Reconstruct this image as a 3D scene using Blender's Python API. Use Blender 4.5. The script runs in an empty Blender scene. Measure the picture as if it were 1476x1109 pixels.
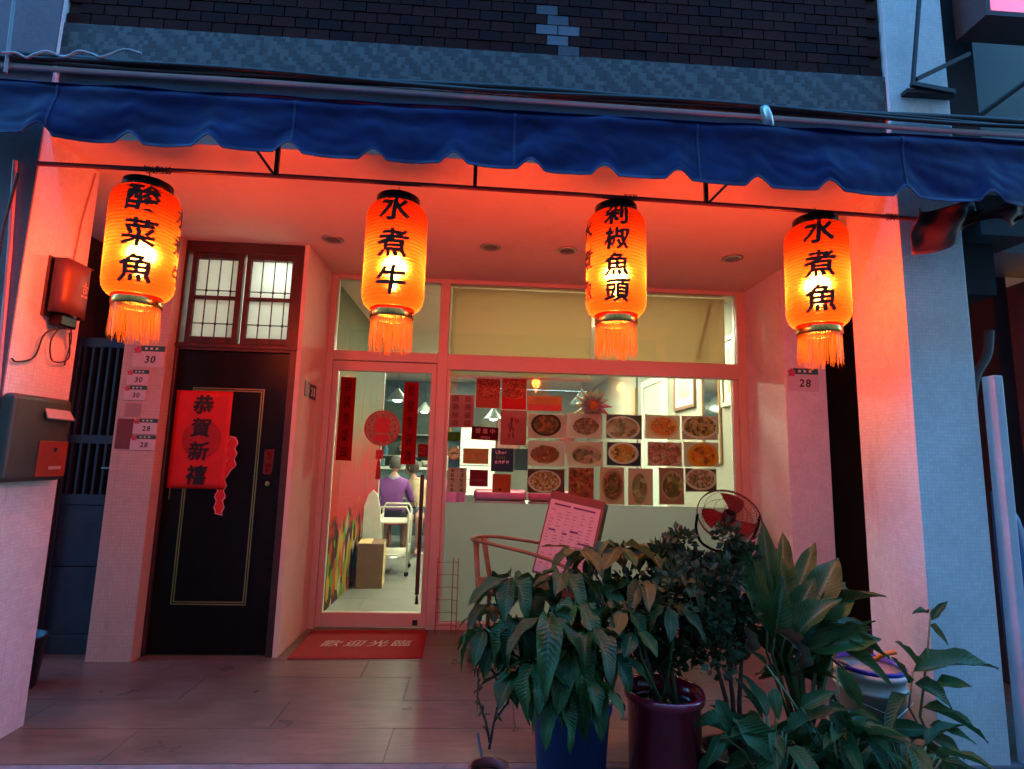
import bpy, bmesh, math, random
from mathutils import Vector, Matrix, noise as mnoise
random.seed(11)
SC = bpy.context.scene
COL = SC.collection
R = math.radians

# ------------------------------------------------------------------ camera
CAM_LOC = Vector((-0.0775, -4.529, 1.318))
YAW, PITCH, ROLL, FPX = 0.0550, 0.1388, 0.0257, 786.4
fw0 = Vector((math.sin(YAW), math.cos(YAW), 0)); rt0 = Vector((math.cos(YAW), -math.sin(YAW), 0)); up0 = Vector((0, 0, 1))
FWD = math.cos(PITCH) * fw0 + math.sin(PITCH) * up0
u1 = math.cos(PITCH) * up0 - math.sin(PITCH) * fw0
RGT = math.cos(ROLL) * rt0 + math.sin(ROLL) * u1
UPV = math.cos(ROLL) * u1 - math.sin(ROLL) * rt0
cd = bpy.data.cameras.new('camera'); cam = bpy.data.objects.new('camera', cd); COL.objects.link(cam)
cam.matrix_world = Matrix(((RGT.x, UPV.x, -FWD.x, CAM_LOC.x), (RGT.y, UPV.y, -FWD.y, CAM_LOC.y), (RGT.z, UPV.z, -FWD.z, CAM_LOC.z), (0, 0, 0, 1)))
cd.sensor_width = 36; cd.lens = FPX / 1476 * 36; cd.clip_start = .05; cd.clip_end = 2000
SC.camera = cam
def at(px, py, Y):
    d = FWD + (px - 738) / FPX * RGT - (py - 554.5) / FPX * UPV
    return CAM_LOC + d * ((Y - CAM_LOC.y) / d.y)
def at_z(px, py, Z):
    d = FWD + (px - 738) / FPX * RGT - (py - 554.5) / FPX * UPV
    return CAM_LOC + d * ((Z - CAM_LOC.z) / d.z)

# ------------------------------------------------------------------ world: dusk sky, no sun left
W = bpy.data.worlds.new('World'); SC.world = W; W.use_nodes = True
wn = W.node_tree; bg = wn.nodes['Background']
sky = wn.nodes.new('ShaderNodeTexSky'); sky.sky_type = 'NISHITA'; sky.sun_disc = False
sky.sun_elevation = R(-.5); sky.sun_rotation = R(10); sky.ozone_density = 4.0; sky.air_density = 1.0; sky.dust_density = .4
tint = wn.nodes.new('ShaderNodeMix'); tint.data_type = 'RGBA'; tint.blend_type = 'MULTIPLY'; tint.inputs[0].default_value = 1
tint.inputs[7].default_value = (.80, 1.36, .98, 1)
wn.links.new(sky.outputs[0], tint.inputs[6]); wn.links.new(tint.outputs[2], bg.inputs[0])
bg.inputs[1].default_value = 26.0
SC.view_settings.view_transform = 'Standard'; SC.view_settings.look = 'None'; SC.view_settings.exposure = 0; SC.view_settings.gamma = 1
SC.cycles.use_denoising = True
SC.cycles.max_bounces = 8; SC.cycles.diffuse_bounces = 4; SC.cycles.glossy_bounces = 3; SC.cycles.transmission_bounces = 6
SC.cycles.transparent_max_bounces = 16; SC.cycles.sample_clamp_indirect = 6; SC.cycles.caustics_reflective = False; SC.cycles.caustics_refractive = False
SC.cycles.use_adaptive_sampling = True; SC.cycles.adaptive_threshold = .015
LANTERN_W = 135.0          # watts of the bulb inside each lantern
ROOM_E = 78.0              # emission of the ceiling panels in the dining room

# ------------------------------------------------------------------ materials
MATS = {}
def nt(name):
    m = bpy.data.materials.new(name); m.use_nodes = True
    return m, m.node_tree.nodes, m.node_tree.links, m.node_tree.nodes['Principled BSDF']
def mat(name, col, rough=.6, metal=0, var=.12, vscale=6, bump=.0, bscale=60, spec=.5, coat=0, dirt=0, paper=0):
    if name in MATS: return MATS[name]
    m, N, L, b = nt(name); MATS[name] = m
    b.inputs['Roughness'].default_value = rough; b.inputs['Metallic'].default_value = metal
    b.inputs['Specular IOR Level'].default_value = spec; b.inputs['Coat Weight'].default_value = coat
    tc = N.new('ShaderNodeTexCoord'); nz = N.new('ShaderNodeTexNoise'); nz.inputs['Scale'].default_value = vscale; nz.inputs['Detail'].default_value = 6
    nz.inputs['Roughness'].default_value = .65
    L.new(tc.outputs['Object'], nz.inputs['Vector'])
    cr = N.new('ShaderNodeValToRGB')
    c = Vector(col[:3])
    cr.color_ramp.elements[0].position = .3; cr.color_ramp.elements[1].position = .72
    cr.color_ramp.elements[0].color = (*(c * (1 - var)), 1); cr.color_ramp.elements[1].color = (*[min(.95, x) for x in (c * (1 + var))], 1)
    L.new(nz.outputs['Fac'], cr.inputs['Fac'])
    last = cr.outputs['Color']
    if dirt:
        n2 = N.new('ShaderNodeTexNoise'); n2.inputs['Scale'].default_value = 2.3; n2.inputs['Detail'].default_value = 9; n2.inputs['Roughness'].default_value = .75
        L.new(tc.outputs['Object'], n2.inputs['Vector'])
        r2 = N.new('ShaderNodeValToRGB'); r2.color_ramp.elements[0].position = .52; r2.color_ramp.elements[1].position = .75
        L.new(n2.outputs['Fac'], r2.inputs['Fac'])
        mm = N.new('ShaderNodeMath'); mm.operation = 'MULTIPLY'; mm.inputs[1].default_value = dirt; L.new(r2.outputs['Color'], mm.inputs[0])
        mx = N.new('ShaderNodeMix'); mx.data_type = 'RGBA'; L.new(mm.outputs[0], mx.inputs[0]); L.new(last, mx.inputs[6]); mx.inputs[7].default_value = (*(c * .45), 1)
        last = mx.outputs[2]
    L.new(last, b.inputs['Base Color'])
    if paper: papery(N, L, b, last, paper)
    mr = N.new('ShaderNodeMapRange'); mr.inputs['To Min'].default_value = max(.03, rough - .1); mr.inputs['To Max'].default_value = min(1, rough + .12)
    L.new(nz.outputs['Fac'], mr.inputs['Value']); L.new(mr.outputs[0], b.inputs['Roughness'])
    if bump:
        n3 = N.new('ShaderNodeTexNoise'); n3.inputs['Scale'].default_value = bscale; n3.inputs['Detail'].default_value = 4; L.new(tc.outputs['Object'], n3.inputs['Vector'])
        bp = N.new('ShaderNodeBump'); bp.inputs['Strength'].default_value = bump; bp.inputs['Distance'].default_value = .01
        L.new(n3.outputs['Fac'], bp.inputs['Height']); L.new(bp.outputs[0], b.inputs['Normal'])
    return m
def emit(name, col, s):
    if name in MATS: return MATS[name]
    m, N, L, b = nt(name); MATS[name] = m
    b.inputs['Base Color'].default_value = (.8, .8, .8, 1); b.inputs['Emission Color'].default_value = (*col, 1); b.inputs['Emission Strength'].default_value = s
    return m
def mosaic(name, col, tile=.018, joint=.55, var=.1, pattern=None, rough=.4, dirt=.35):
    """small glazed mosaic; the joints are fine relief"""
    m, N, L, b = nt(name); MATS[name] = m
    tc = N.new('ShaderNodeTexCoord'); geo = N.new('ShaderNodeNewGeometry')
    sp = N.new('ShaderNodeSeparateXYZ'); L.new(geo.outputs['Position'], sp.inputs[0])
    ad = N.new('ShaderNodeMath'); ad.operation = 'ADD'; L.new(sp.outputs[0], ad.inputs[0]); L.new(sp.outputs[1], ad.inputs[1])
    cb = N.new('ShaderNodeCombineXYZ'); L.new(ad.outputs[0], cb.inputs[0]); L.new(sp.outputs[2], cb.inputs[1])
    br = N.new('ShaderNodeTexBrick'); br.offset = 0; br.inputs['Scale'].default_value = 1; br.inputs['Brick Width'].default_value = tile; br.inputs['Row Height'].default_value = tile
    br.inputs['Mortar Size'].default_value = tile * .06; br.inputs['Mortar Smooth'].default_value = .2
    c = Vector(col)
    br.inputs['Color1'].default_value = (*(c * (1 - var)), 1); br.inputs['Color2'].default_value = (*[min(.95, x) for x in c * (1 + var)], 1)
    br.inputs['Mortar'].default_value = (*(c * joint), 1)
    L.new(cb.outputs[0], br.inputs['Vector'])
    last = br.outputs['Color']
    if pattern:
        ck = N.new('ShaderNodeTexChecker'); ck.inputs['Scale'].default_value = 1
        mp = N.new('ShaderNodeMapping'); mp.inputs['Scale'].default_value = (1 / (tile * 2),) * 3
        L.new(cb.outputs[0], mp.inputs[0]); L.new(mp.outputs[0], ck.inputs['Vector'])
        vo = N.new('ShaderNodeTexWhiteNoise'); vo.noise_dimensions = '3D'
        sn = N.new('ShaderNodeVectorMath'); sn.operation = 'SNAP'; sn.inputs[1].default_value = (tile, tile, 1); L.new(cb.outputs[0], sn.inputs[0]); L.new(sn.outputs[0], vo.inputs['Vector'])
        wv = N.new('ShaderNodeTexWave'); wv.bands_direction = 'DIAGONAL'; wv.inputs['Scale'].default_value = 4.4; wv.inputs['Distortion'].default_value = 0
        L.new(sn.outputs[0], wv.inputs['Vector'])
        m1 = N.new('ShaderNodeMath'); m1.operation = 'MULTIPLY_ADD'; m1.inputs[1].default_value = .45; L.new(ck.outputs['Fac'], m1.inputs[0]); L.new(vo.outputs['Value'], m1.inputs[2])
        m2 = N.new('ShaderNodeMath'); m2.operation = 'MULTIPLY_ADD'; m2.inputs[1].default_value = .75; L.new(wv.outputs['Fac'], m2.inputs[0]); L.new(m1.outputs[0], m2.inputs[2])
        rp = N.new('ShaderNodeValToRGB'); rp.color_ramp.elements[0].position = .75; rp.color_ramp.elements[1].position = 1.0
        sc_ = N.new('ShaderNodeMath'); sc_.operation = 'MULTIPLY'; sc_.inputs[1].default_value = .72; L.new(m2.outputs[0], sc_.inputs[0]); L.new(sc_.outputs[0], rp.inputs['Fac'])
        rp.color_ramp.elements[0].color = (0, 0, 0, 1)
        mx = N.new('ShaderNodeMix'); mx.data_type = 'RGBA'; L.new(rp.outputs['Color'], mx.inputs[0]); L.new(last, mx.inputs[6]); mx.inputs[7].default_value = (*pattern, 1)
        last = mx.outputs[2]
    nz = N.new('ShaderNodeTexNoise'); nz.inputs['Scale'].default_value = 2.4; nz.inputs['Detail'].default_value = 10; nz.inputs['Roughness'].default_value = .7; L.new(geo.outputs['Position'], nz.inputs['Vector'])
    r2 = N.new('ShaderNodeValToRGB'); r2.color_ramp.elements[0].position = .45; r2.color_ramp.elements[1].position = .8; L.new(nz.outputs['Fac'], r2.inputs['Fac'])
    mm = N.new('ShaderNodeMath'); mm.operation = 'MULTIPLY'; mm.inputs[1].default_value = dirt; L.new(r2.outputs['Color'], mm.inputs[0])
    md = N.new('ShaderNodeMix'); md.data_type = 'RGBA'; L.new(mm.outputs[0], md.inputs[0]); L.new(last, md.inputs[6]); md.inputs[7].default_value = (*(c * .5), 1)
    mq = N.new('ShaderNodeMapping'); mq.inputs['Scale'].default_value = (9, 9, .7); L.new(geo.outputs['Position'], mq.inputs[0])
    nq = N.new('ShaderNodeTexNoise'); nq.inputs['Scale'].default_value = 1.5; nq.inputs['Detail'].default_value = 8; nq.inputs['Roughness'].default_value = .7; L.new(mq.outputs[0], nq.inputs['Vector'])
    rq = N.new('ShaderNodeValToRGB'); rq.color_ramp.elements[0].position = .56; rq.color_ramp.elements[1].position = .8; L.new(nq.outputs['Fac'], rq.inputs['Fac'])
    kq = N.new('ShaderNodeMath'); kq.operation = 'MULTIPLY'; kq.inputs[1].default_value = dirt; L.new(rq.outputs['Color'], kq.inputs[0])
    me_ = N.new('ShaderNodeMix'); me_.data_type = 'RGBA'; L.new(kq.outputs[0], me_.inputs[0]); L.new(md.outputs[2], me_.inputs[6]); me_.inputs[7].default_value = (*(c * Vector((.42, .38, .33))), 1)
    L.new(me_.outputs[2], b.inputs['Base Color'])
    b.inputs['Roughness'].default_value = rough
    bp = N.new('ShaderNodeBump'); bp.invert = True; bp.inputs['Strength'].default_value = .5; bp.inputs['Distance'].default_value = .002
    L.new(br.outputs['Fac'], bp.inputs['Height']); L.new(bp.outputs[0], b.inputs['Normal'])
    return m
def glass_mat(name, tintc=(.97, 1, .97), refl=.06, rough=.0):
    if name in MATS: return MATS[name]
    m, N, L, b = nt(name); MATS[name] = m
    N.remove(b); out = N['Material Output']
    tr = N.new('ShaderNodeBsdfTransparent'); tr.inputs[0].default_value = (*tintc, 1)
    gl = N.new('ShaderNodeBsdfGlossy'); gl.inputs['Roughness'].default_value = rough
    lw = N.new('ShaderNodeFresnel'); lw.inputs['IOR'].default_value = 1.45
    mx = N.new('ShaderNodeMixShader'); L.new(lw.outputs[0], mx.inputs[0]); L.new(tr.outputs[0], mx.inputs[1]); L.new(gl.outputs[0], mx.inputs[2]); L.new(mx.outputs[0], out.inputs[0])
    return m
def frosted(name, col, trans=.6):
    if name in MATS: return MATS[name]
    m, N, L, b = nt(name); MATS[name] = m
    N.remove(b); out = N['Material Output']
    tl = N.new('ShaderNodeBsdfTranslucent'); tl.inputs[0].default_value = (*col, 1)
    df = N.new('ShaderNodeBsdfDiffuse'); df.inputs[0].default_value = (*[c * .7 for c in col], 1)
    mx = N.new('ShaderNodeMixShader'); mx.inputs[0].default_value = trans; L.new(df.outputs[0], mx.inputs[1]); L.new(tl.outputs[0], mx.inputs[2]); L.new(mx.outputs[0], out.inputs[0])
    return m
def leaf_mat(name, c0, c1, rough=.38, trans=.25, vein=None):
    m, N, L, b = nt(name); MATS[name] = m; out = N['Material Output']
    tc = N.new('ShaderNodeTexCoord'); oi = N.new('ShaderNodeObjectInfo')
    nz = N.new('ShaderNodeTexNoise'); nz.inputs['Scale'].default_value = 3; nz.inputs['Detail'].default_value = 5; L.new(tc.outputs['Object'], nz.inputs['Vector'])
    a = N.new('ShaderNodeMath'); a.operation = 'MULTIPLY_ADD'; a.inputs[1].default_value = .6; L.new(oi.outputs['Random'], a.inputs[0]); L.new(nz.outputs['Fac'], a.inputs[2])
    cr = N.new('ShaderNodeValToRGB'); cr.color_ramp.elements[0].position = .35; cr.color_ramp.elements[1].position = 1.05
    cr.color_ramp.elements[0].color = (*c0, 1); cr.color_ramp.elements[1].color = (*c1, 1); L.new(a.outputs[0], cr.inputs['Fac'])
    last = cr.outputs['Color']
    if vein:
        uv = N.new('ShaderNodeUVMap'); sp = N.new('ShaderNodeSeparateXYZ'); L.new(uv.outputs[0], sp.inputs[0])
        d = N.new('ShaderNodeMath'); d.operation = 'SUBTRACT'; d.inputs[1].default_value = .5; L.new(sp.outputs[0], d.inputs[0])
        e = N.new('ShaderNodeMath'); e.operation = 'ABSOLUTE'; L.new(d.outputs[0], e.inputs[0])
        rp = N.new('ShaderNodeValToRGB'); rp.color_ramp.elements[0].position = .015; rp.color_ramp.elements[1].position = .07
        rp.color_ramp.elements[0].color = (1, 1, 1, 1); rp.color_ramp.elements[1].color = (0, 0, 0, 1); L.new(e.outputs[0], rp.inputs['Fac'])
        mm = N.new('ShaderNodeMath'); mm.operation = 'MULTIPLY'; mm.inputs[1].default_value = .6; L.new(rp.outputs['Color'], mm.inputs[0])
        mx = N.new('ShaderNodeMix'); mx.data_type = 'RGBA'; L.new(mm.outputs[0], mx.inputs[0]); L.new(last, mx.inputs[6]); mx.inputs[7].default_value = (*vein, 1); last = mx.outputs[2]
        sv = N.new('ShaderNodeMath'); sv.operation = 'MULTIPLY_ADD'; sv.inputs[1].default_value = -.45; L.new(e.outputs[0], sv.inputs[0]); L.new(sp.outputs[1], sv.inputs[2])
        fq = N.new('ShaderNodeMath'); fq.operation = 'MULTIPLY'; fq.inputs[1].default_value = 95; L.new(sv.outputs[0], fq.inputs[0])
        sn = N.new('ShaderNodeMath'); sn.operation = 'SINE'; L.new(fq.outputs[0], sn.inputs[0])
        hs = N.new('ShaderNodeMath'); hs.operation = 'MULTIPLY_ADD'; hs.inputs[1].default_value = .35; L.new(sn.outputs[0], hs.inputs[0]); L.new(nz.outputs['Fac'], hs.inputs[2])
        bp = N.new('ShaderNodeBump'); bp.inputs['Strength'].default_value = .5; bp.inputs['Distance'].default_value = .004; L.new(hs.outputs[0], bp.inputs['Height']); L.new(bp.outputs[0], b.inputs['Normal'])
        tp = N.new('ShaderNodeMath'); tp.operation = 'MULTIPLY_ADD'; tp.inputs[1].default_value = .5; L.new(nz.outputs['Fac'], tp.inputs[0]); L.new(sp.outputs[1], tp.inputs[2])
        ed = N.new('ShaderNodeMath'); ed.operation = 'MULTIPLY_ADD'; ed.inputs[1].default_value = .35; L.new(e.outputs[0], ed.inputs[0]); L.new(tp.outputs[0], ed.inputs[2])
        r8 = N.new('ShaderNodeValToRGB'); r8.color_ramp.elements[0].position = 1.32 / 1.6; r8.color_ramp.elements[1].position = 1.42 / 1.6
        d8 = N.new('ShaderNodeMath'); d8.operation = 'DIVIDE'; d8.inputs[1].default_value = 1.6; L.new(ed.outputs[0], d8.inputs[0]); L.new(d8.outputs[0], r8.inputs['Fac'])
        mb_ = N.new('ShaderNodeMix'); mb_.data_type = 'RGBA'; L.new(r8.outputs['Color'], mb_.inputs[0]); L.new(last, mb_.inputs[6]); mb_.inputs[7].default_value = (.11, .07, .03, 1); last = mb_.outputs[2]
    L.new(last, b.inputs['Base Color']); b.inputs['Roughness'].default_value = rough + .1; b.inputs['Specular IOR Level'].default_value = .3
    tl = N.new('ShaderNodeBsdfTranslucent'); L.new(last, tl.inputs[0])
    ms = N.new('ShaderNodeMixShader'); ms.inputs[0].default_value = trans; L.new(b.outputs[0], ms.inputs[1]); L.new(tl.outputs[0], ms.inputs[2]); L.new(ms.outputs[0], out.inputs[0])
    return m
def papery(N, L, b, col, k=.85):
    """thin paper lets some of the light behind it through"""
    tl = N.new('ShaderNodeBsdfTranslucent'); L.new(col, tl.inputs[0])
    mx = N.new('ShaderNodeMixShader'); mx.inputs[0].default_value = k; L.new(b.outputs[0], mx.inputs[1]); L.new(tl.outputs[0], mx.inputs[2]); L.new(mx.outputs[0], N['Material Output'].inputs[0])
def print_mat(name, paper, ink, kind='blobs', cols=1, rows=5, w=.5, seed=0, rough=.5):
    """flat print: rows of illegible ink marks on paper, in Generated coordinates of the sheet"""
    m, N, L, b = nt(name); MATS[name] = m
    tc = N.new('ShaderNodeTexCoord'); sp = N.new('ShaderNodeSeparateXYZ'); L.new(tc.outputs['Generated'], sp.inputs[0])
    def M(op, a, bb=None):
        n = N.new('ShaderNodeMath'); n.operation = op
        for i, v in enumerate((a, bb)):
            if v is None: continue
            if isinstance(v, (int, float)): n.inputs[i].default_value = v
            else: L.new(v, n.inputs[i])
        return n.outputs[0]
    fx = M('ABSOLUTE', M('SUBTRACT', M('FRACT', M('MULTIPLY', sp.outputs[0], cols)), .5))
    fz = M('ABSOLUTE', M('SUBTRACT', M('FRACT', M('MULTIPLY', sp.outputs[2], rows)), .5))
    ins = M('MULTIPLY', M('LESS_THAN', fx, w / 2), M('LESS_THAN', fz, .36))
    edge = M('MULTIPLY', M('LESS_THAN', M('ABSOLUTE', M('SUBTRACT', sp.outputs[0], .5)), .44), M('LESS_THAN', M('ABSOLUTE', M('SUBTRACT', sp.outputs[2], .5)), .46))
    nz = N.new('ShaderNodeTexNoise'); nz.inputs['Scale'].default_value = 90 if kind == 'blobs' else 220; nz.inputs['Detail'].default_value = 2; nz.noise_dimensions = '4D'; nz.inputs['W'].default_value = seed
    mp = N.new('ShaderNodeMapping'); mp.inputs['Scale'].default_value = (1.6, 1, .8) if kind == 'blobs' else (1, 1, 1); L.new(tc.outputs['Object'], mp.inputs[0]); L.new(mp.outputs[0], nz.inputs['Vector'])
    ink_f = M('MULTIPLY', M('MULTIPLY', ins, edge), M('GREATER_THAN', nz.outputs['Fac'], .5))
    n2 = N.new('ShaderNodeTexNoise'); n2.inputs['Scale'].default_value = 7; L.new(tc.outputs['Object'], n2.inputs['Vector'])
    cr = N.new('ShaderNodeValToRGB'); p = Vector(paper); cr.color_ramp.elements[0].color = (*(p * .85), 1); cr.color_ramp.elements[1].color = (*[min(.95, x) for x in p * 1.12], 1); L.new(n2.outputs['Fac'], cr.inputs['Fac'])
    mx = N.new('ShaderNodeMix'); mx.data_type = 'RGBA'; L.new(ink_f, mx.inputs[0]); L.new(cr.outputs['Color'], mx.inputs[6]); mx.inputs[7].default_value = (*ink, 1)
    L.new(mx.outputs[2], b.inputs['Base Color']); b.inputs['Roughness'].default_value = rough
    papery(N, L, b, mx.outputs[2])
    return m
def dish_mat(name, bgc, bowl, foods, r=(.43, .42), rim=.05, scale=22, seed=0, cx=.5, cz=.5):
    up = lambda c: (min(.9, c[0] * 1.6 + .03), min(.85, c[1] * 2.1 + .04), min(.8, c[2] * 2.1 + .04))
    bgc, bowl, foods = up(bgc), up(bowl), [up(f) for f in foods]
    """printed photograph of a bowl of food"""
    m, N, L, b = nt(name); MATS[name] = m
    tc = N.new('ShaderNodeTexCoord'); mp = N.new('ShaderNodeMapping')
    mp.inputs['Location'].default_value = (-cx / r[0], 0, -cz / r[1]); mp.inputs['Scale'].default_value = (1 / r[0], 0, 1 / r[1])
    L.new(tc.outputs['Generated'], mp.inputs[0])
    ln = N.new('ShaderNodeVectorMath'); ln.operation = 'LENGTH'; L.new(mp.outputs[0], ln.inputs[0])
    nz = N.new('ShaderNodeTexNoise'); nz.noise_dimensions = '4D'; nz.inputs['W'].default_value = seed * 3.7; nz.inputs['Scale'].default_value = scale; nz.inputs['Detail'].default_value = 5; nz.inputs['Distortion'].default_value = .6
    L.new(tc.outputs['Object'], nz.inputs['Vector'])
    vo = N.new('ShaderNodeTexVoronoi'); vo.voronoi_dimensions = '4D'; vo.inputs['W'].default_value = seed * 1.3; vo.inputs['Scale'].default_value = scale * 2.2; vo.inputs['Randomness'].default_value = 1
    wp = N.new('ShaderNodeVectorMath'); wp.operation = 'MULTIPLY_ADD'; wp.inputs[1].default_value = (.03, .03, .03); L.new(nz.outputs['Color'], wp.inputs[0]); L.new(tc.outputs['Object'], wp.inputs[2]); L.new(wp.outputs[0], vo.inputs['Vector'])
    sx = N.new('ShaderNodeSeparateXYZ'); L.new(vo.outputs['Color'], sx.inputs[0])
    av = N.new('ShaderNodeMath'); av.operation = 'MULTIPLY_ADD'; av.inputs[1].default_value = .55; L.new(sx.outputs[0], av.inputs[0])
    hv = N.new('ShaderNodeMath'); hv.operation = 'MULTIPLY'; hv.inputs[1].default_value = .55; L.new(nz.outputs['Fac'], hv.inputs[0]); L.new(hv.outputs[0], av.inputs[2])
    cr = N.new('ShaderNodeValToRGB'); el = cr.color_ramp.elements
    while len(el) < len(foods): el.new(.5)
    for i, f in enumerate(foods): el[i].position = .2 + .6 * i / (len(foods) - 1); el[i].color = (*f, 1)
    L.new(av.outputs[0], cr.inputs['Fac'])
    wob = N.new('ShaderNodeMath'); wob.operation = 'MULTIPLY_ADD'; wob.inputs[1].default_value = .22; L.new(nz.outputs['Fac'], wob.inputs[0]); L.new(ln.outputs['Value'], wob.inputs[2])
    def step(src, e):
        n = N.new('ShaderNodeMath'); n.operation = 'GREATER_THAN'; n.inputs[1].default_value = e; L.new(src, n.inputs[0]); return n.outputs[0]
    m1 = N.new('ShaderNodeMix'); m1.data_type = 'RGBA'; L.new(step(wob.outputs[0], 1.0), m1.inputs[0]); L.new(cr.outputs['Color'], m1.inputs[6]); m1.inputs[7].default_value = (*bowl, 1)
    m2 = N.new('ShaderNodeMix'); m2.data_type = 'RGBA'; L.new(step(ln.outputs['Value'], 1.0 + rim), m2.inputs[0]); L.new(m1.outputs[2], m2.inputs[6]); m2.inputs[7].default_value = (*bgc, 1)
    L.new(m2.outputs[2], b.inputs['Base Color']); b.inputs['Roughness'].default_value = .35
    papery(N, L, b, m2.outputs[2])
    return m

# ------------------------------------------------------------------ geometry helpers
def smooth(pts, k=6):
    P = [Vector(p) for p in pts]; P = [P[0] * 2 - P[1]] + P + [P[-1] * 2 - P[-2]]; out = []
    for i in range(1, len(P) - 2):
        for j in range(k):
            t = j / k; a, b, c, d = P[i - 1], P[i], P[i + 1], P[i + 2]
            out.append(.5 * (2 * b + (c - a) * t + (2 * a - 5 * b + 4 * c - d) * t * t + (3 * b - a - 3 * c + d) * t ** 3))
    return out + [P[-2]]
class MB:
    def __init__(s): s.v = []; s.f = []
    def add(s, vs, fs):
        o = len(s.v); s.v += [Vector(v) for v in vs]; s.f += [tuple(i + o for i in f) for f in fs]; return s
    def box(s, x0, x1, y0, y1, z0, z1):
        vs = [(x0, y0, z0), (x1, y0, z0), (x1, y1, z0), (x0, y1, z0), (x0, y0, z1), (x1, y0, z1), (x1, y1, z1), (x0, y1, z1)]
        return s.add(vs, [(0, 3, 2, 1), (4, 5, 6, 7), (0, 1, 5, 4), (1, 2, 6, 5), (2, 3, 7, 6), (3, 0, 4, 7)])
    def tube(s, pts, r, n=8, caps=True, r1=None):
        pts = [Vector(p) for p in pts]; k = len(pts); ring = []
        prev = None
        for i, p in enumerate(pts):
            t = (pts[min(i + 1, k - 1)] - pts[max(i - 1, 0)]).normalized()
            if prev is None:
                a = t.orthogonal().normalized()
            else:
                a = (prev - t * prev.dot(t)).normalized()
            prev = a; b = t.cross(a)
            rr = r if r1 is None else r + (r1 - r) * i / max(1, k - 1)
            ring.append([p + (a * math.cos(2 * math.pi * j / n) + b * math.sin(2 * math.pi * j / n)) * rr for j in range(n)])
        vs = [v for q in ring for v in q]; fs = []
        for i in range(k - 1):
            for j in range(n): fs.append((i * n + j, i * n + (j + 1) % n, (i + 1) * n + (j + 1) % n, (i + 1) * n + j))
        if caps: fs += [tuple(range(n - 1, -1, -1)), tuple((k - 1) * n + j for j in range(n))]
        return s.add(vs, fs)
    def lathe(s, prof, n=32, c=(0, 0, 0), close=False):
        vs = []; fs = []; k = len(prof)
        for r, z in prof:
            for j in range(n): a = 2 * math.pi * j / n; vs.append((c[0] + r * math.cos(a), c[1] + r * math.sin(a), c[2] + z))
        for i in range(k - 1):
            for j in range(n): fs.append((i * n + j, i * n + (j + 1) % n, (i + 1) * n + (j + 1) % n, (i + 1) * n + j))
        if close: fs += [tuple(range(n - 1, -1, -1)), tuple((k - 1) * n + j for j in range(n))]
        return s.add(vs, fs)
    def grid(s, nu, nv, fn):
        vs = [fn(i / nu, j / nv) for j in range(nv + 1) for i in range(nu + 1)]
        fs = [(j * (nu + 1) + i, j * (nu + 1) + i + 1, (j + 1) * (nu + 1) + i + 1, (j + 1) * (nu + 1) + i) for j in range(nv) for i in range(nu)]
        return s.add(vs, fs)
    def poly(s, pts, y0, y1):
        """extrude an outline given in (x,z) between y0 and y1"""
        n = len(pts); vs = [(x, y0, z) for x, z in pts] + [(x, y1, z) for x, z in pts]
        fs = [tuple(range(n)), tuple(range(2 * n - 1, n - 1, -1))] + [(i, i + n, (i + 1) % n + n, (i + 1) % n) for i in range(n)]
        return s.add(vs, fs)
    def mesh(s, name, smooth=False):
        me = bpy.data.meshes.new(name); me.from_pydata([tuple(v) for v in s.v], [], s.f); me.update()
        if smooth: me.polygons.foreach_set('use_smooth', [True] * len(me.polygons))
        return me
    def build(s, name, m, parent=None, smooth=False, bevel=0, solid=0, seg=2):
        me = s.mesh(name, smooth); o = bpy.data.objects.new(name, me); COL.objects.link(o)
        if m: me.materials.append(m)
        if parent: o.parent = parent
        if solid: md = o.modifiers.new('t', 'SOLIDIFY'); md.thickness = solid; md.offset = 0
        if bevel: md = o.modifiers.new('b', 'BEVEL'); md.width = bevel; md.segments = seg; md.limit_method = 'ANGLE'
        return o
def tag(o, label, cat, group=None, kind=None):
    if label: o['label'] = label
    if cat: o['category'] = cat
    if group: o['group'] = group
    if kind: o['kind'] = kind
    return o
def struct(o): o['kind'] = 'structure'; return o
def empty(name, loc=(0, 0, 0), rz=0, label=None, cat=None, group=None):
    o = bpy.data.objects.new(name, None); COL.objects.link(o); o.location = loc; o.rotation_euler = (0, 0, rz); o.empty_display_size = .05
    return tag(o, label, cat, group)
def copy_tree(o, parent=None):
    c = o.copy(); COL.objects.link(c); c.parent = parent
    for ch in list(o.children): copy_tree(ch, c)
    return c
GLY = {}
def glyph(ch, off=.0):
    k = (ch, off)
    if k in GLY: return GLY[k]
    c = bpy.data.curves.new('t', 'FONT'); c.body = ch; c.resolution_u = 4; c.offset = off
    o = bpy.data.objects.new('t', c); COL.objects.link(o)
    dg = bpy.context.evaluated_depsgraph_get(); me = bpy.data.meshes.new_from_object(o.evaluated_get(dg))
    bpy.data.objects.remove(o); bpy.data.curves.remove(c)
    bm = bmesh.new(); bm.from_mesh(me); bmesh.ops.triangulate(bm, faces=bm.faces)
    bm.verts.ensure_lookup_table()
    for i, v in enumerate(bm.verts): v.index = i
    r = ([(v.co.x, v.co.y) for v in bm.verts], [tuple(v.index for v in f.verts) for f in bm.faces])
    bm.free(); bpy.data.meshes.remove(me); GLY[k] = r
    return r
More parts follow.
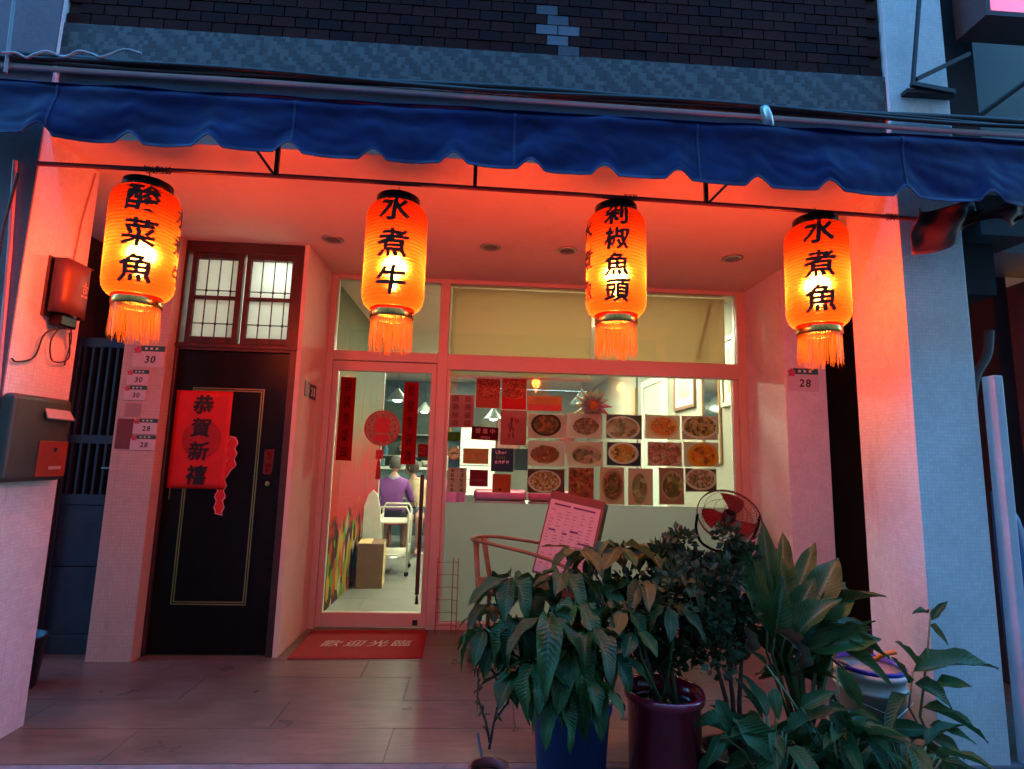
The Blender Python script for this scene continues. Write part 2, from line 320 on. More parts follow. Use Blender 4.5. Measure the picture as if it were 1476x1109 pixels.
def text2d(s, h, vertical=False, pitch=1.0, off=.0, brush=0, shear=0, wid=None):
    """triangles of a string centred on the origin in 2-D; h = character height"""
    vs = []; fs = []; pos = 0; xs = []
    for i, ch in enumerate(s):
        gv, gf = glyph(ch, off); o = len(vs)
        wch = (max(x for x, y in gv) - min(x for x, y in gv))
        mn = min(x for x, y in gv)
        for x, y in gv:
            if brush:
                q = mnoise.noise_vector(Vector((x * 3.1 + i * 7, y * 3.1, i * 3.3)))
                x += q.x * brush; y += q.y * brush
            y -= .38
            if vertical: X = x - .5 + shear * y; Y = y - i * pitch
            else: X = x - mn + pos + shear * y; Y = y
            vs.append((X, Y))
        pos += wch + .14 * pitch
        fs += [tuple(j + o for j in f) for f in gf]
    mx = (min(v[0] for v in vs) + max(v[0] for v in vs)) / 2; my = (min(v[1] for v in vs) + max(v[1] for v in vs)) / 2
    k = h / .92; kx = k * (wid or 1)
    return [((x - mx) * kx, (y - my) * k) for x, y in vs], fs
def lettering(s, h, fn, m, parent=None, name='lettering', bold=0, **kw):
    vs, fs = text2d(s, h, **kw); mb = MB(); mb.add([fn(x, y) for x, y in vs], fs)
    for k in range(3 if bold else 0):
        a = k * 2.1 + .4; mb.add([Vector(fn(x + bold * math.cos(a), y + bold * math.sin(a))) - Vector((0, .0002 * (k + 1), 0)) for x, y in vs], fs)
    return mb.build(name, m, parent)
def front(x0, y0, z0):        # lettering on a surface that faces the street
    return lambda x, y: (x0 + x, y0, z0 + y)

# common materials
M_white_tile = mosaic('white_mosaic_tile', (.84, .84, .82), .0175, .84, .06, dirt=.5)
M_band_tile = mosaic('patterned_mosaic_tile', (.028, .038, .050), .021, .75, .25, pattern=(.092, .108, .115))
M_plaster = mat('painted_plaster', (.76, .63, .48), .75, var=.05, vscale=3, bump=.05, bscale=90, dirt=.45)
M_ceil = mat('ceiling_paint', (.74, .60, .47), .8, var=.05, vscale=2, bump=.03, dirt=.25)
M_black = mat('black_lacquer', (.005, .004, .0045), .3, var=.3, vscale=8, spec=.15)
M_blacksteel = mat('black_steel', (.02, .018, .02), .5, var=.3, vscale=20)
M_redsteel = mat('red_brown_steel', (.10, .02, .015), .45, var=.3, vscale=30)
M_ink = mat('black_ink', (.008, .004, .004), .6)
M_wink = mat('white_ink', (.75, .73, .7), .6)
M_rink = mat('red_ink', (.45, .02, .015), .6)
M_redpaper = mat('red_paper', (.62, .015, .012), .55, var=.1, vscale=8)
M_alu = mat('painted_aluminium', (.64, .52, .40), .4, var=.05, vscale=5, dirt=.2)
M_brass = mat('brass', (.55, .33, .12), .3, 1)
M_gold = mat('gold_foil', (.8, .5, .15), .25, 1, var=.1)
M_glass = glass_mat('window_glass')
M_darkwood = mat('dark_red_wood', (.04, .014, .011), .45, var=.35, vscale=14)
M_concrete = mat('dark_concrete', (.10, .10, .11), .85, var=.25, vscale=3, bump=.2, bscale=30)
M_voidwall = mat('shade_black_wall', (.02, .019, .022), .9, var=.4, vscale=4, bump=.2, bscale=25)  # near-black colour stands in for the unlit depth of passage and alley

# ================================================================== SETTING
H = 2.83
st = struct(MB().box(-60, 60, -60, -1.931, -.6, -.125).build('street', mat('asphalt', (.05, .052, .056), .7, var=.35, vscale=9, bump=.5, bscale=140)))
op = empty('sky_blocking_building', (0, -11, 0), 0, 'unseen dark row of shop fronts across the street, added to block the low sky', 'building')  # unseen row behind the camera, height set to keep low sky off the arcade
MB().box(-40, 40, -6, 0, -.124, 19).build('wall', mat('grey_render', (.10, .10, .10), .85), op)
for i in range(14):
    for k in range(6): MB().box(-34 + i * 5, -31.5 + i * 5, .001, .05, 1 + k * 3, 2.8 + k * 3).build('window', mat('dark_pane', (.02, .022, .025), .2), op)
# floor: bed and separate planks of wood-look tile
FLOOR_Y0 = -1.925
bed = struct(MB().box(-5, 5, FLOOR_Y0, .02, -.4, -.006).build('pavement', mat('grout', (.055, .048, .042), .9)))
def tile_mat():
    m, N, L, b = nt('wood_look_tile'); MATS['wood_look_tile'] = m
    tc = N.new('ShaderNodeTexCoord'); oi = N.new('ShaderNodeObjectInfo'); geo = N.new('ShaderNodeNewGeometry')
    mp = N.new('ShaderNodeMapping'); mp.inputs['Scale'].default_value = (1.6, 8, 1); L.new(geo.outputs['Position'], mp.inputs[0])
    of = N.new('ShaderNodeVectorMath'); of.operation = 'ADD'; cb = N.new('ShaderNodeCombineXYZ'); ms = N.new('ShaderNodeMath'); ms.operation = 'MULTIPLY'; ms.inputs[1].default_value = 20
    L.new(oi.outputs['Random'], ms.inputs[0]); L.new(ms.outputs[0], cb.inputs[2]); L.new(mp.outputs[0], of.inputs[0]); L.new(cb.outputs[0], of.inputs[1])
    nz = N.new('ShaderNodeTexNoise'); nz.inputs['Scale'].default_value = 2.2; nz.inputs['Detail'].default_value = 8; nz.inputs['Roughness'].default_value = .65; nz.inputs['Distortion'].default_value = 1.2; L.new(of.outputs[0], nz.inputs['Vector'])
    cr = N.new('ShaderNodeValToRGB'); cr.color_ramp.elements[0].position = .3; cr.color_ramp.elements[1].position = .75
    cr.color_ramp.elements[0].color = (.125, .105, .084, 1); cr.color_ramp.elements[1].color = (.21, .185, .15, 1)
    L.new(nz.outputs['Fac'], cr.inputs['Fac'])
    n2 = N.new('ShaderNodeTexNoise'); n2.inputs['Scale'].default_value = 3; n2.inputs['Detail'].default_value = 8; L.new(geo.outputs['Position'], n2.inputs['Vector'])
    r2 = N.new('ShaderNodeValToRGB'); r2.color_ramp.elements[0].position = .35; r2.color_ramp.elements[1].position = .7; r2.color_ramp.elements[0].color = (.72, .72, .72, 1); r2.color_ramp.elements[1].color = (1.05, 1.05, 1.05, 1); L.new(n2.outputs['Fac'], r2.inputs['Fac'])
    mx = N.new('ShaderNodeMix'); mx.data_type = 'RGBA'; mx.blend_type = 'MULTIPLY'; mx.inputs[0].default_value = 1; L.new(cr.outputs['Color'], mx.inputs[6]); L.new(r2.outputs['Color'], mx.inputs[7]); L.new(mx.outputs[2], b.inputs['Base Color'])
    mr = N.new('ShaderNodeMapRange'); mr.inputs['To Min'].default_value = .2; mr.inputs['To Max'].default_value = .42; L.new(n2.outputs['Fac'], mr.inputs['Value']); L.new(mr.outputs[0], b.inputs['Roughness'])
    bp = N.new('ShaderNodeBump'); bp.inputs['Strength'].default_value = .12; bp.inputs['Distance'].default_value = .004; L.new(nz.outputs['Fac'], bp.inputs['Height']); L.new(bp.outputs[0], b.inputs['Normal'])
    return m
M_tile = tile_mat()
TW, TL_, G = .312, 1.2, .0035
plank_cache = {}
def plank(x0, x1, y0, y1, par, m=M_tile):
    k = (round(x1 - x0, 3), round(y1 - y0, 3), m.name)
    if k not in plank_cache:
        me = MB().box(G / 2, x1 - x0 - G / 2, G / 2, y1 - y0 - G / 2, -.01, 0).mesh('floor_tile'); me.materials.append(m); plank_cache[k] = me
    o = bpy.data.objects.new('floor_tile', plank_cache[k]); COL.objects.link(o); o.location = (x0, y0, random.uniform(-.0006, .0006)); o.parent = par
rows_y = [-1.922, -1.61, -1.292, -.978, -.70, -.385, -.07]
for r in range(len(rows_y) - 1):
    off = [-.455, .145, -.455, -.755, -.155, -.455][r]
    x = off - 3.6
    while x < 3.6:
        plank(x, x + TL_, rows_y[r], rows_y[r + 1], bed); x += TL_
MB().box(-5, 5, -.07, .02, -.01, -.001).build('threshold', mat('threshold_stone', (.22, .19, .16), .6), bed)
kerb = MB().box(-5, 5, -1.975, -1.9255, -.4, .004).build('kerb', mat('kerb_stone', (.16, .17, .19), .8, var=.3, vscale=10, bump=.3), bed, bevel=.008)

# ---- the shophouse shell
house = empty('shophouse', (0, 0, 0), 0, 'tiled shophouse with brick upper wall, white pillars and a lit arcade behind them', 'building')
YP, YB = -1.968, -1.574
MB().box(-2.62, -2.222, YP, YB, -.3, 5.2).build('pillar', M_white_tile, house, bevel=.004)
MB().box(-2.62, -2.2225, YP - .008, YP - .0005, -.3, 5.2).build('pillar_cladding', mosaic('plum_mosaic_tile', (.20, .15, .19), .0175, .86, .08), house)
MB().box(2.047, 2.385, YP, YB, -.3, 5.2).build('pillar', M_white_tile, house, bevel=.004)
MB().box(-4.5, 4.5, -1.93, .14, H, H + .12).build('ceiling', M_ceil, house)
MB().box(-2.222, 2.047, -1.93, -1.80, H + .12, 3.185).build('fascia', M_concrete, house)
MB().box(-2.222, 2.047, -1.95, -1.82, 3.185, 3.43).build('tile_band', M_band_tile, house)
uw = MB().box(-2.222, 2.047, -1.931, -1.82, 3.4305, 5.2).build('upper_wall', mat('brick_mortar', (.05, .022, .018), .9, bump=.2), house)
# bricks of the upper wall
BRK = [mat('dark_brick', (.040, .0055, .005), .7, spec=.12, var=.35, vscale=30, bump=.15), mat('brown_brick', (.055, .010, .008), .7, spec=.12, var=.35, vscale=30, bump=.15), mat('black_brick', (.024, .005, .006), .7, spec=.12, var=.35, vscale=30, bump=.15)]
M_glarebrick = mat('glare_brick', (.14, .15, .19), .6, var=.2, vscale=25)  # these bricks carry a patch of reflected light painted into their colour
bw, bh, jt = .118, .0585, .006
bmesh_cache = []
for m in BRK + [M_glarebrick, mat('faint_glare_brick', (.07, .07, .09), .6, var=.35, vscale=25)]:
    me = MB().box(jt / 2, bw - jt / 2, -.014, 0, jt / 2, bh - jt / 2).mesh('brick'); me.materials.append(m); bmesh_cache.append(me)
nbr = 0
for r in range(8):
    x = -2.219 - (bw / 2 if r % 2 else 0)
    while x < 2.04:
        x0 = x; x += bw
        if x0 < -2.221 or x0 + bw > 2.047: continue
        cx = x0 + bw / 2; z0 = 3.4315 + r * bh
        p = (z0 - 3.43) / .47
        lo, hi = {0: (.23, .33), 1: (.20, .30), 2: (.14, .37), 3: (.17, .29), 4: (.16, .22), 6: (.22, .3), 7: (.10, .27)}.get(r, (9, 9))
        pale = lo < cx < hi  # bricks inside the painted reflection patch
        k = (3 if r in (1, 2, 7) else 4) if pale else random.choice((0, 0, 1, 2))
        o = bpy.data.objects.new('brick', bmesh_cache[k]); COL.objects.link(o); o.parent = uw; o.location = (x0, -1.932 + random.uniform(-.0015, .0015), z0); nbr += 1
# loose half bricks at the ends and rows above stay joined
hb = MB()
for r in range(8, 29):
    x = -2.219 - (bw / 2 if r % 2 else 0)
    while x < 2.04:
        a, b2 = max(x, -2.22), min(x + bw, 2.045)
        if b2 - a > .02: hb.box(a + jt / 2, b2 - jt / 2, -1.946, -1.932, 3.4315 + r * bh + jt / 2, 3.4315 + (r + 1) * bh - jt / 2)
        x += bw
o = hb.build('brickwork', BRK[0], uw); o['kind'] = 'stuff'
# piers and walls inside the arcade
MB().box(-2.51, -2.231, -.75, .1, -.05, H).build('pier', mosaic('cream_mosaic_tile', (.62, .46, .38), .022, .8, .05), house, bevel=.004)
MB().box(-1.392, -1.3605, -.66, .0, -.05, H).build('side_wall', M_plaster, house)
MB().box(2.181, 2.50, -.62, .1, -.05, H).build('pier', M_white_tile, house, bevel=.004)
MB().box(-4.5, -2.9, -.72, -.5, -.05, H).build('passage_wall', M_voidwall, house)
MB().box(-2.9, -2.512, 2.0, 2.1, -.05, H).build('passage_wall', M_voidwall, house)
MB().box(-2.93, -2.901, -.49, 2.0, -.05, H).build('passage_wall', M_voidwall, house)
MB().box(2.501, 4.5, 3.2, 3.3, -.05, H).build('alley_wall', M_voidwall, house)
MB().box(3.3, 3.4, -1.2, 3.19, -.05, H).build('alley_wall', M_voidwall, house)
MB().box(-2.9, 3.3, .1411, 7.0, H + .001, H + .1).build('ceiling', M_ceil, house)
MB().box(2.5, 3.3, .0205, 3.2, -.3, -.012).build('alley_floor', M_concrete, house)
MB().box(-2.9, -2.512, .0205, 2.0, -.3, -.012).build('alley_floor', M_concrete, house)

# dining room shell
M_roomwall = mat('room_wall_paint', (.29, .29, .225), .7, var=.04, vscale=2)
def mural_mat():
    m, N, L, b = nt('mural_print'); MATS['mural_print'] = m
    geo = N.new('ShaderNodeNewGeometry'); sp = N.new('ShaderNodeSeparateXYZ'); L.new(geo.outputs['Position'], sp.inputs[0])
    nz = N.new('ShaderNodeTexNoise'); nz.inputs['Scale'].default_value = 2.5; nz.inputs['Detail'].default_value = 6; L.new(geo.outputs['Position'], nz.inputs['Vector'])
    a = N.new('ShaderNodeMath'); a.operation = 'MULTIPLY_ADD'; a.inputs[1].default_value = .55; L.new(nz.outputs['Fac'], a.inputs[0]); L.new(sp.outputs[2], a.inputs[2])
    mr = N.new('ShaderNodeMapRange'); mr.inputs['From Min'].default_value = .0; mr.inputs['From Max'].default_value = 3.1; L.new(a.outputs[0], mr.inputs['Value'])
    cr = N.new('ShaderNodeValToRGB'); el = cr.color_ramp.elements
    for i in range(4): el.new(.5)
    for i, (p, c) in enumerate([(0, (.10, .03, .015)), (.22, (.50, .18, .03)), (.30, (.62, .03, .02)), (.50, (.60, .05, .035)), (.66, (.30, .24, .15)), (1, (.17, .20, .11))]): el[i].position = p; el[i].color = (*c, 1)
    L.new(mr.outputs[0], cr.inputs['Fac'])
    # chillies, leaves, dark oil low down
    mp = N.new('ShaderNodeMapping'); mp.inputs['Scale'].default_value = (1, 14, 6); mp.inputs['Rotation'].default_value = (.5, 0, 0); L.new(geo.outputs['Position'], mp.inputs[0])
    vo = N.new('ShaderNodeTexVoronoi'); vo.inputs['Scale'].default_value = 1.0; L.new(mp.outputs[0], vo.inputs['Vector'])
    s2 = N.new('ShaderNodeSeparateXYZ'); L.new(vo.outputs['Color'], s2.inputs[0])
    c2 = N.new('ShaderNodeValToRGB'); c2.color_ramp.interpolation = 'CONSTANT'; e2 = c2.color_ramp.elements
    for i in range(4): e2.new(.5)
    for i, (p, c) in enumerate([(0, (.07, .022, .012)), (.25, (.12, .30, .03)), (.42, (.55, .30, .03)), (.58, (.50, .06, .02)), (.75, (.05, .016, .012)), (.92, (.5, .42, .3))]): e2[i].position = p; e2[i].color = (*c, 1)
    L.new(s2.outputs[0], c2.inputs['Fac'])
    n3 = N.new('ShaderNodeTexNoise'); n3.inputs['Scale'].default_value = 9; n3.inputs['Detail'].default_value = 5; L.new(geo.outputs['Position'], n3.inputs['Vector'])
    b3 = N.new('ShaderNodeMath'); b3.operation = 'MULTIPLY_ADD'; b3.inputs[1].default_value = -1.1; b3.inputs[2].default_value = 1.10; L.new(sp.outputs[2], b3.inputs[0])
    b4 = N.new('ShaderNodeMath'); b4.operation = 'ADD'; L.new(b3.outputs[0], b4.inputs[0]); L.new(n3.outputs['Fac'], b4.inputs[1])
    r4 = N.new('ShaderNodeValToRGB'); r4.color_ramp.elements[0].position = .72; r4.color_ramp.elements[1].position = .95; L.new(b4.outputs[0], r4.inputs['Fac'])
    mx = N.new('ShaderNodeMix'); mx.data_type = 'RGBA'; L.new(r4.outputs['Color'], mx.inputs[0]); L.new(cr.outputs['Color'], mx.inputs[6]); L.new(c2.outputs['Color'], mx.inputs[7])
    # long grey smoke and brush strokes above
    mp2 = N.new('ShaderNodeMapping'); mp2.inputs['Scale'].default_value = (1, 7, 1.1); L.new(geo.outputs['Position'], mp2.inputs[0])
    n5 = N.new('ShaderNodeTexNoise'); n5.inputs['Scale'].default_value = 1.6; n5.inputs['Detail'].default_value = 5; n5.inputs['Distortion'].default_value = 1; L.new(mp2.outputs[0], n5.inputs['Vector'])
    r5 = N.new('ShaderNodeValToRGB'); r5.color_ramp.elements[0].position = .54; r5.color_ramp.elements[1].position = .66; L.new(n5.outputs['Fac'], r5.inputs['Fac'])
    k5 = N.new('ShaderNodeMath'); k5.operation = 'MULTIPLY'; k5.inputs[1].default_value = .85; L.new(r5.outputs['Color'], k5.inputs[0])
    hi = N.new('ShaderNodeMath'); hi.operation = 'GREATER_THAN'; hi.inputs[1].default_value = .95; L.new(sp.outputs[2], hi.inputs[0])
    k6 = N.new('ShaderNodeMath'); k6.operation = 'MULTIPLY'; L.new(k5.outputs[0], k6.inputs[0]); L.new(hi.outputs[0], k6.inputs[1])
    my = N.new('ShaderNodeMix'); my.data_type = 'RGBA'; L.new(k6.outputs[0], my.inputs[0]); L.new(mx.outputs[2], my.inputs[6]); my.inputs[7].default_value = (.17, .19, .14, 1)
    dk = N.new('ShaderNodeMix'); dk.data_type = 'RGBA'; dk.blend_type = 'MULTIPLY'; dk.inputs[0].default_value = 1; L.new(my.outputs[2], dk.inputs[6]); dk.inputs[7].default_value = (.5, .5, .5, 1)
    L.new(dk.outputs[2], b.inputs['Base Color']); b.inputs['Roughness'].default_value = .85; b.inputs['Specular IOR Level'].default_value = .1
    return m
MB().box(-1.46, -1.362, .045, 2.66, -.05, H).build('mural_wall', mural_mat(), house)
MB().box(-1.48, -1.355, 2.661, 2.69, -.05, H).build('wall_end_trim', mat('white_trim', (.8, .8, .76), .5), house)
MB().box(-2.9, -2.5, 2.101, 7.0, -.05, H).build('room_wall', M_roomwall, house)
MB().box(-2.49, -1.4805, 2.58, 2.66, -.05, H).build('room_wall', M_roomwall, house)
MB().box(2.18, 2.3, .1005, 3.199, -.05, H).build('room_wall', M_roomwall, house)
MB().box(2.18, 2.3, 3.301, 7.0, -.05, H).build('room_wall', M_roomwall, house)
MB().box(-2.5, 2.3, 7.0, 7.1, -.05, H).build('room_wall', M_roomwall, house)
rf = struct(MB().box(-2.49, 2.18, .021, 7.0, -.2, -.008).build('floor', mat('room_grout', (.12, .12, .11), .9)))
M_roomtile = mat('grey_wood_tile', (.19, .20, .18), .3, var=.25, vscale=5)
for r in range(17):
    y0 = .10 + r * .4
    x = -2.45 - (.45 if r % 2 else 0)
    while x < 2.1:
        a, b2 = max(x, -2.45), min(x + .9, 2.15)
        if b2 - a > .05: plank(a, b2, y0, min(y0 + .4, 6.95), rf, M_roomtile)
        x += .9

# ================================================================== SHOPFRONT
sf = empty('shopfront', (0, 0, 0), 0, 'painted aluminium shopfront with a glass door and wide window', 'shopfront')
fr = MB()
fy0, fy1 = -.045, .045
fr.box(-1.36, -1.308, fy0, fy1, 0, H - .001).box(2.105, 2.18, fy0, fy1, 0, H - .001)                 # end posts
fr.box(-.452, -.372, fy0, fy1, 0, H - .001)                                                  # mullion
fr.box(-1.308, -.452, fy0, fy1, H - .035, H - .001).box(-.372, 2.105, fy0, fy1, H - .035, H - .001)
fr.box(-1.308, -.452, fy0, fy1, 2.105, 2.185).box(-.372, 2.105, fy0, fy1, 2.055, 2.185)        # transom
fr.box(-.372, 2.105, fy0, fy1, 0, .055)                                                      # sill
fr.build('frame', M_alu, sf, bevel=.004)
MB().box(2.06, 2.103, -.03, .03, .056, 2.054).build('sash_stile', M_alu, sf, bevel=.003)
MB().box(-.371, -.345, -.03, .03, .056, 2.054).build('sash_stile', M_alu, sf, bevel=.003)
for (a, b2, c, d, nm) in ((-1.307, -.453, 2.186, H - .036, 'glass_pane'), (-.371, 2.104, 2.186, H - .036, 'glass_pane'), (-.344, 2.059, .975, 2.054, 'glass_pane')):
    MB().box(a, b2, -.004, .004, c, d).build(nm, M_glass, sf)
MB().box(-.344, 2.059, -.004, .004, .056, .9745).build('frosted_pane', frosted('frosted_film', (.36, .385, .37), .8), sf)
gd = MB().box(-1.306, -1.262, -.028, .028, .012, 2.10).box(-.50, -.454, -.028, .028, .012, 2.10).box(-1.262, -.50, -.028, .028, 2.02, 2.10).box(-1.262, -.50, -.028, .028, .012, .118).build('glass_door', M_alu, sf, bevel=.003)
MB().box(-1.2615, -.5005, -.004, .004, .1185, 2.0195).build('door_pane', M_glass, gd)
hd = MB().tube([(-.53, -.075, .27), (-.53, -.075, 1.19)], .016, 10).build('door_handle', mat('dark_handle_wood', (.06, .025, .018), .4), gd)
MB().tube([(-.53, -.075, .2), (-.53, -.075, .262)], .014, 10, r1=.008).box(-.536, -.524, -.075, -.03, .34, .352).box(-.536, -.524, -.075, -.03, 1.08, 1.092).build('handle_fitting', M_blacksteel, gd)
MB().box(-.56, -.52, -.0345, -.029, .03, .07).build('lock', M_blacksteel, gd)
# roller blinds behind the transom light
M_blind = frosted('blind_cloth', (.74, .66, .44), .42)
for x0, x1, zb in ((-.36, .862, 2.03), (.897, 2.06, 2.10)):
    e = empty('roller_blind', ((x0 + x1) / 2, .10, zb), 0, 'tan roller blind on the door side, its hem below the rail' if x0 < 0 else 'tan roller blind beside the right wall, a dark strap slanting behind it', 'blind')
    w = (x1 - x0) / 2; hgt = H - .03 - zb
    MB().grid(24, 10, lambda u, v: (-w + 2 * w * u, .004 * math.sin(u * 9 + v * 2), hgt * v)).build('cloth', M_blind, e, True, solid=.002)
    MB().box(-w, w, -.012, .012, -.02, 0).build('hem_bar', M_alu, e)
o = MB().tube([(1.93, .14, 2.78), (1.86, .145, 2.5), (1.76, .15, 2.15)], .012, 6).build('strap', mat('brown_strap', (.10, .06, .03), .7))
tag(o, 'dark slanting strap hanging behind the tan blind', 'strap')

# ---- wooden street door with its transom window
dr = empty('entrance_door', (-1.81, -.635, 0), 0, 'black panelled street door with brass trim under a barred wooden transom window', 'door')
MB().box(-.42, -.40, -.02, .06, 0, H).box(.37, .418, -.02, .06, 0, H).box(-.40, .37, -.02, .06, 2.03, 2.085).box(-.40, .37, -.02, .06, 2.745, H).build('frame', M_darkwood, dr, bevel=.004)
lf = MB().box(-.399, .369, .005, .05, .01, 2.028).build('door_leaf', M_black, dr, bevel=.003)
tr = MB()
for x0, x1, z0, z1 in ((-.277, .21, .32, 1.77), (-.262, .195, .335, 1.755)):
    for (a, b2, c, d) in ((x0, x1, z0, z0 + .007), (x0, x1, z1 - .007, z1), (x0, x0 + .007, z0 + .007, z1 - .007), (x1 - .007, x1, z0 + .007, z1 - .007)): tr.box(a, b2, -.001, .006, c, d)
tr.build('brass_trim', M_brass, lf)
MB().lathe([(.0, .026), (.016, .024), (.02, .012), (.012, 0)], 16).build('knob', M_brass, lf).matrix_local = Matrix.Translation((.29, .002, 1.12)) @ Matrix.Rotation(R(90), 4, 'X')
MB().box(-.36, -.355, -.002, .01, 1.0, 1.6).build('hinge_strip', M_brass, lf)
wd = MB()
for x0, x1 in ((-.335, -.01), (.045, .372)):
    wd.box(x0 - .035, x0, -.012, .03, 2.086, 2.744).box(x1 - .04, x1, -.012, .03, 2.086, 2.744).box(x0, x1 - .04, -.012, .03, 2.086, 2.13).box(x0, x1 - .04, -.012, .03, 2.70, 2.744).box(x0, x1 - .04, -.008, .028, 2.405, 2.43)
wd.build('transom_sash', M_darkwood, dr, bevel=.002)
M_pane = frosted('milk_glass', (.86, .92, .88), .88)
for x0, x1 in ((-.335, -.05), (.045, .332)):
    for z0, z1 in ((2.131, 2.404), (2.431, 2.699)):
        MB().box(x0 + .001, x1 - .001, .008, .012, z0, z1).build('pane', M_pane, dr)
    for i in range(3):
        x = x0 + .285 * (i + .72) / 3.4 + .03
        g = MB().tube([(x, -.03, 2.09), (x, -.03, 2.735)], .0045, 6)
        for z in (2.22, 2.46): g.lathe([(0, -.018), (.012, 0), (0, .018)], 6, (x, -.03, z))
        g.build('window_bar', M_blacksteel, dr)
    for z in (2.22, 2.46, 2.70): MB().tube([(x0 - .02, -.034, z), (x1 + .02, -.034, z)], .004, 6).build('window_bar', M_blacksteel, dr)
MB().box(-.42, .42, -.032, -.021, 2.05, 2.075).build('sill', M_darkwood, dr, bevel=.003)
# the lit stair landing behind it
MB().box(-2.228, -1.394, .03, .1, -.05, H).build('landing_wall', mat('landing_paint', (.7, .74, .7), .8), house)
lb = empty('landing_lamp', (-1.57, -.505, 2.60), 0, 'round glowing lamp seen through the milk glass above the black door', 'lamp')
MB().lathe([(0.001, -.05), (.03, -.042), (.05, -.01), (.045, .025), (.02, .05), (.015, .06)], 20).build('globe', emit('landing_bulb', (.86, 1, .92), 230), lb, True)
MB().lathe([(.025, .061), (.025, .10), (.035, .10), (.035, .228)], 16).build('socket', M_wink, lb)

# ================================================================== CEILING DOWNLIGHTS
for i, (x, lab) in enumerate(((-1.158, 'unlit recessed downlight in the arcade ceiling outside the barred transom'), (-.05, 'unlit recessed downlight in the arcade ceiling nearest the window mullion'), (.50, 'unlit recessed downlight in the arcade ceiling outside the gap between the blinds'), (1.72, 'unlit recessed downlight in the arcade ceiling by the right wall'))):
    e = empty('downlight', (x, -.80, H), 0, lab, 'downlight', 'unlit downlights in the arcade ceiling')
    MB().lathe([(.072, -.001), (.075, -.008), (.055, -.012), (.05, -.002)], 28).build('trim_ring', mat('chrome_ring', (.5, .42, .36), .3, 1), e, True)
    MB().lathe([(.049, -.002), (.04, -.0015), (.001, -.0015)], 24).build('reflector', mat('dim_reflector', (.12, .10, .09), .3), e, True)

# ================================================================== LANTERNS
def shade_material():
    m, N, L, b = nt('red_lantern_paper'); N.remove(b); out = N['Material Output']
    tl = N.new('ShaderNodeBsdfTranslucent'); tl.inputs[0].default_value = (.30, .008, .0006, 1)
    tp = N.new('ShaderNodeBsdfTransparent'); tp.inputs[0].default_value = (1, .115, .03, 1)
    df = N.new('ShaderNodeBsdfDiffuse'); df.inputs[0].default_value = (.7, .01, .01, 1)
    m1 = N.new('ShaderNodeMixShader'); m1.inputs[0].default_value = .30; L.new(tl.outputs[0], m1.inputs[1]); L.new(df.outputs[0], m1.inputs[2])
    m2 = N.new('ShaderNodeMixShader'); m2.inputs[0].default_value = .26; L.new(m1.outputs[0], m2.inputs[1]); L.new(tp.outputs[0], m2.inputs[2])
    rf_ = N.new('ShaderNodeBsdfRefraction'); rf_.distribution = 'GGX'; rf_.inputs['Color'].default_value = (1, .30, .05, 1); rf_.inputs['Roughness'].default_value = .5; rf_.inputs['IOR'].default_value = 1.22
    m3 = N.new('ShaderNodeMixShader'); m3.inputs[0].default_value = .14; L.new(m2.outputs[0], m3.inputs[1]); L.new(rf_.outputs[0], m3.inputs[2])
    L.new(m3.outputs[0], out.inputs[0]); return m
M_shade = shade_material()
def amber_material():
    m, N, L, b = nt('amber_filter'); N.remove(b); out = N['Material Output']
    tl = N.new('ShaderNodeBsdfTranslucent'); tl.inputs[0].default_value = (.8, .3, .05, 1)
    tp = N.new('ShaderNodeBsdfTransparent'); tp.inputs[0].default_value = (1, .45, .12, 1)
    m1 = N.new('ShaderNodeMixShader'); m1.inputs[0].default_value = .62; L.new(tl.outputs[0], m1.inputs[1]); L.new(tp.outputs[0], m1.inputs[2]); L.new(m1.outputs[0], out.inputs[0]); return m
M_amber = amber_material(); M_wsocket = mat('pale_bulb_body', (.5, .3, .2), .5)
M_bulb = emit('lantern_bulb', (1, .78, .46), 500)
def fringe_material():
    m, N, L, b = nt('gold_fringe'); out = N['Material Output']
    b.inputs['Base Color'].default_value = (.75, .26, .03, 1); b.inputs['Roughness'].default_value = .4
    tl = N.new('ShaderNodeBsdfTranslucent'); tl.inputs[0].default_value = (.9, .35, .04, 1)
    mx = N.new('ShaderNodeMixShader'); mx.inputs[0].default_value = .45; L.new(b.outputs[0], mx.inputs[1]); L.new(tl.outputs[0], mx.inputs[2]); L.new(mx.outputs[0], out.inputs[0]); return m
M_fringe = fringe_material()
SR, SZ0, SZ1 = .147, 2.03, 2.555       # shade radius and heights
def shade_r(z):
    t = (z - SZ0) / (SZ1 - SZ0)
    e = min(t, 1 - t) * (SZ1 - SZ0)          # distance from nearer end
    r = SR
    if e < .085: q = 1 - e / .085; r = .098 + (SR - .098) * math.sqrt(max(0, 1 - q ** 2.3))
    return r + .0009 * math.sin(t * 2 * math.pi * 30)
prof = [(shade_r(SZ0 + (SZ1 - SZ0) * i / 180) , SZ0 + (SZ1 - SZ0) * i / 180) for i in range(181)]
shade_me = MB().lathe([(r, z - 2.3) for r, z in prof], 48).mesh('paper_shade', True); shade_me.materials.append(M_shade)
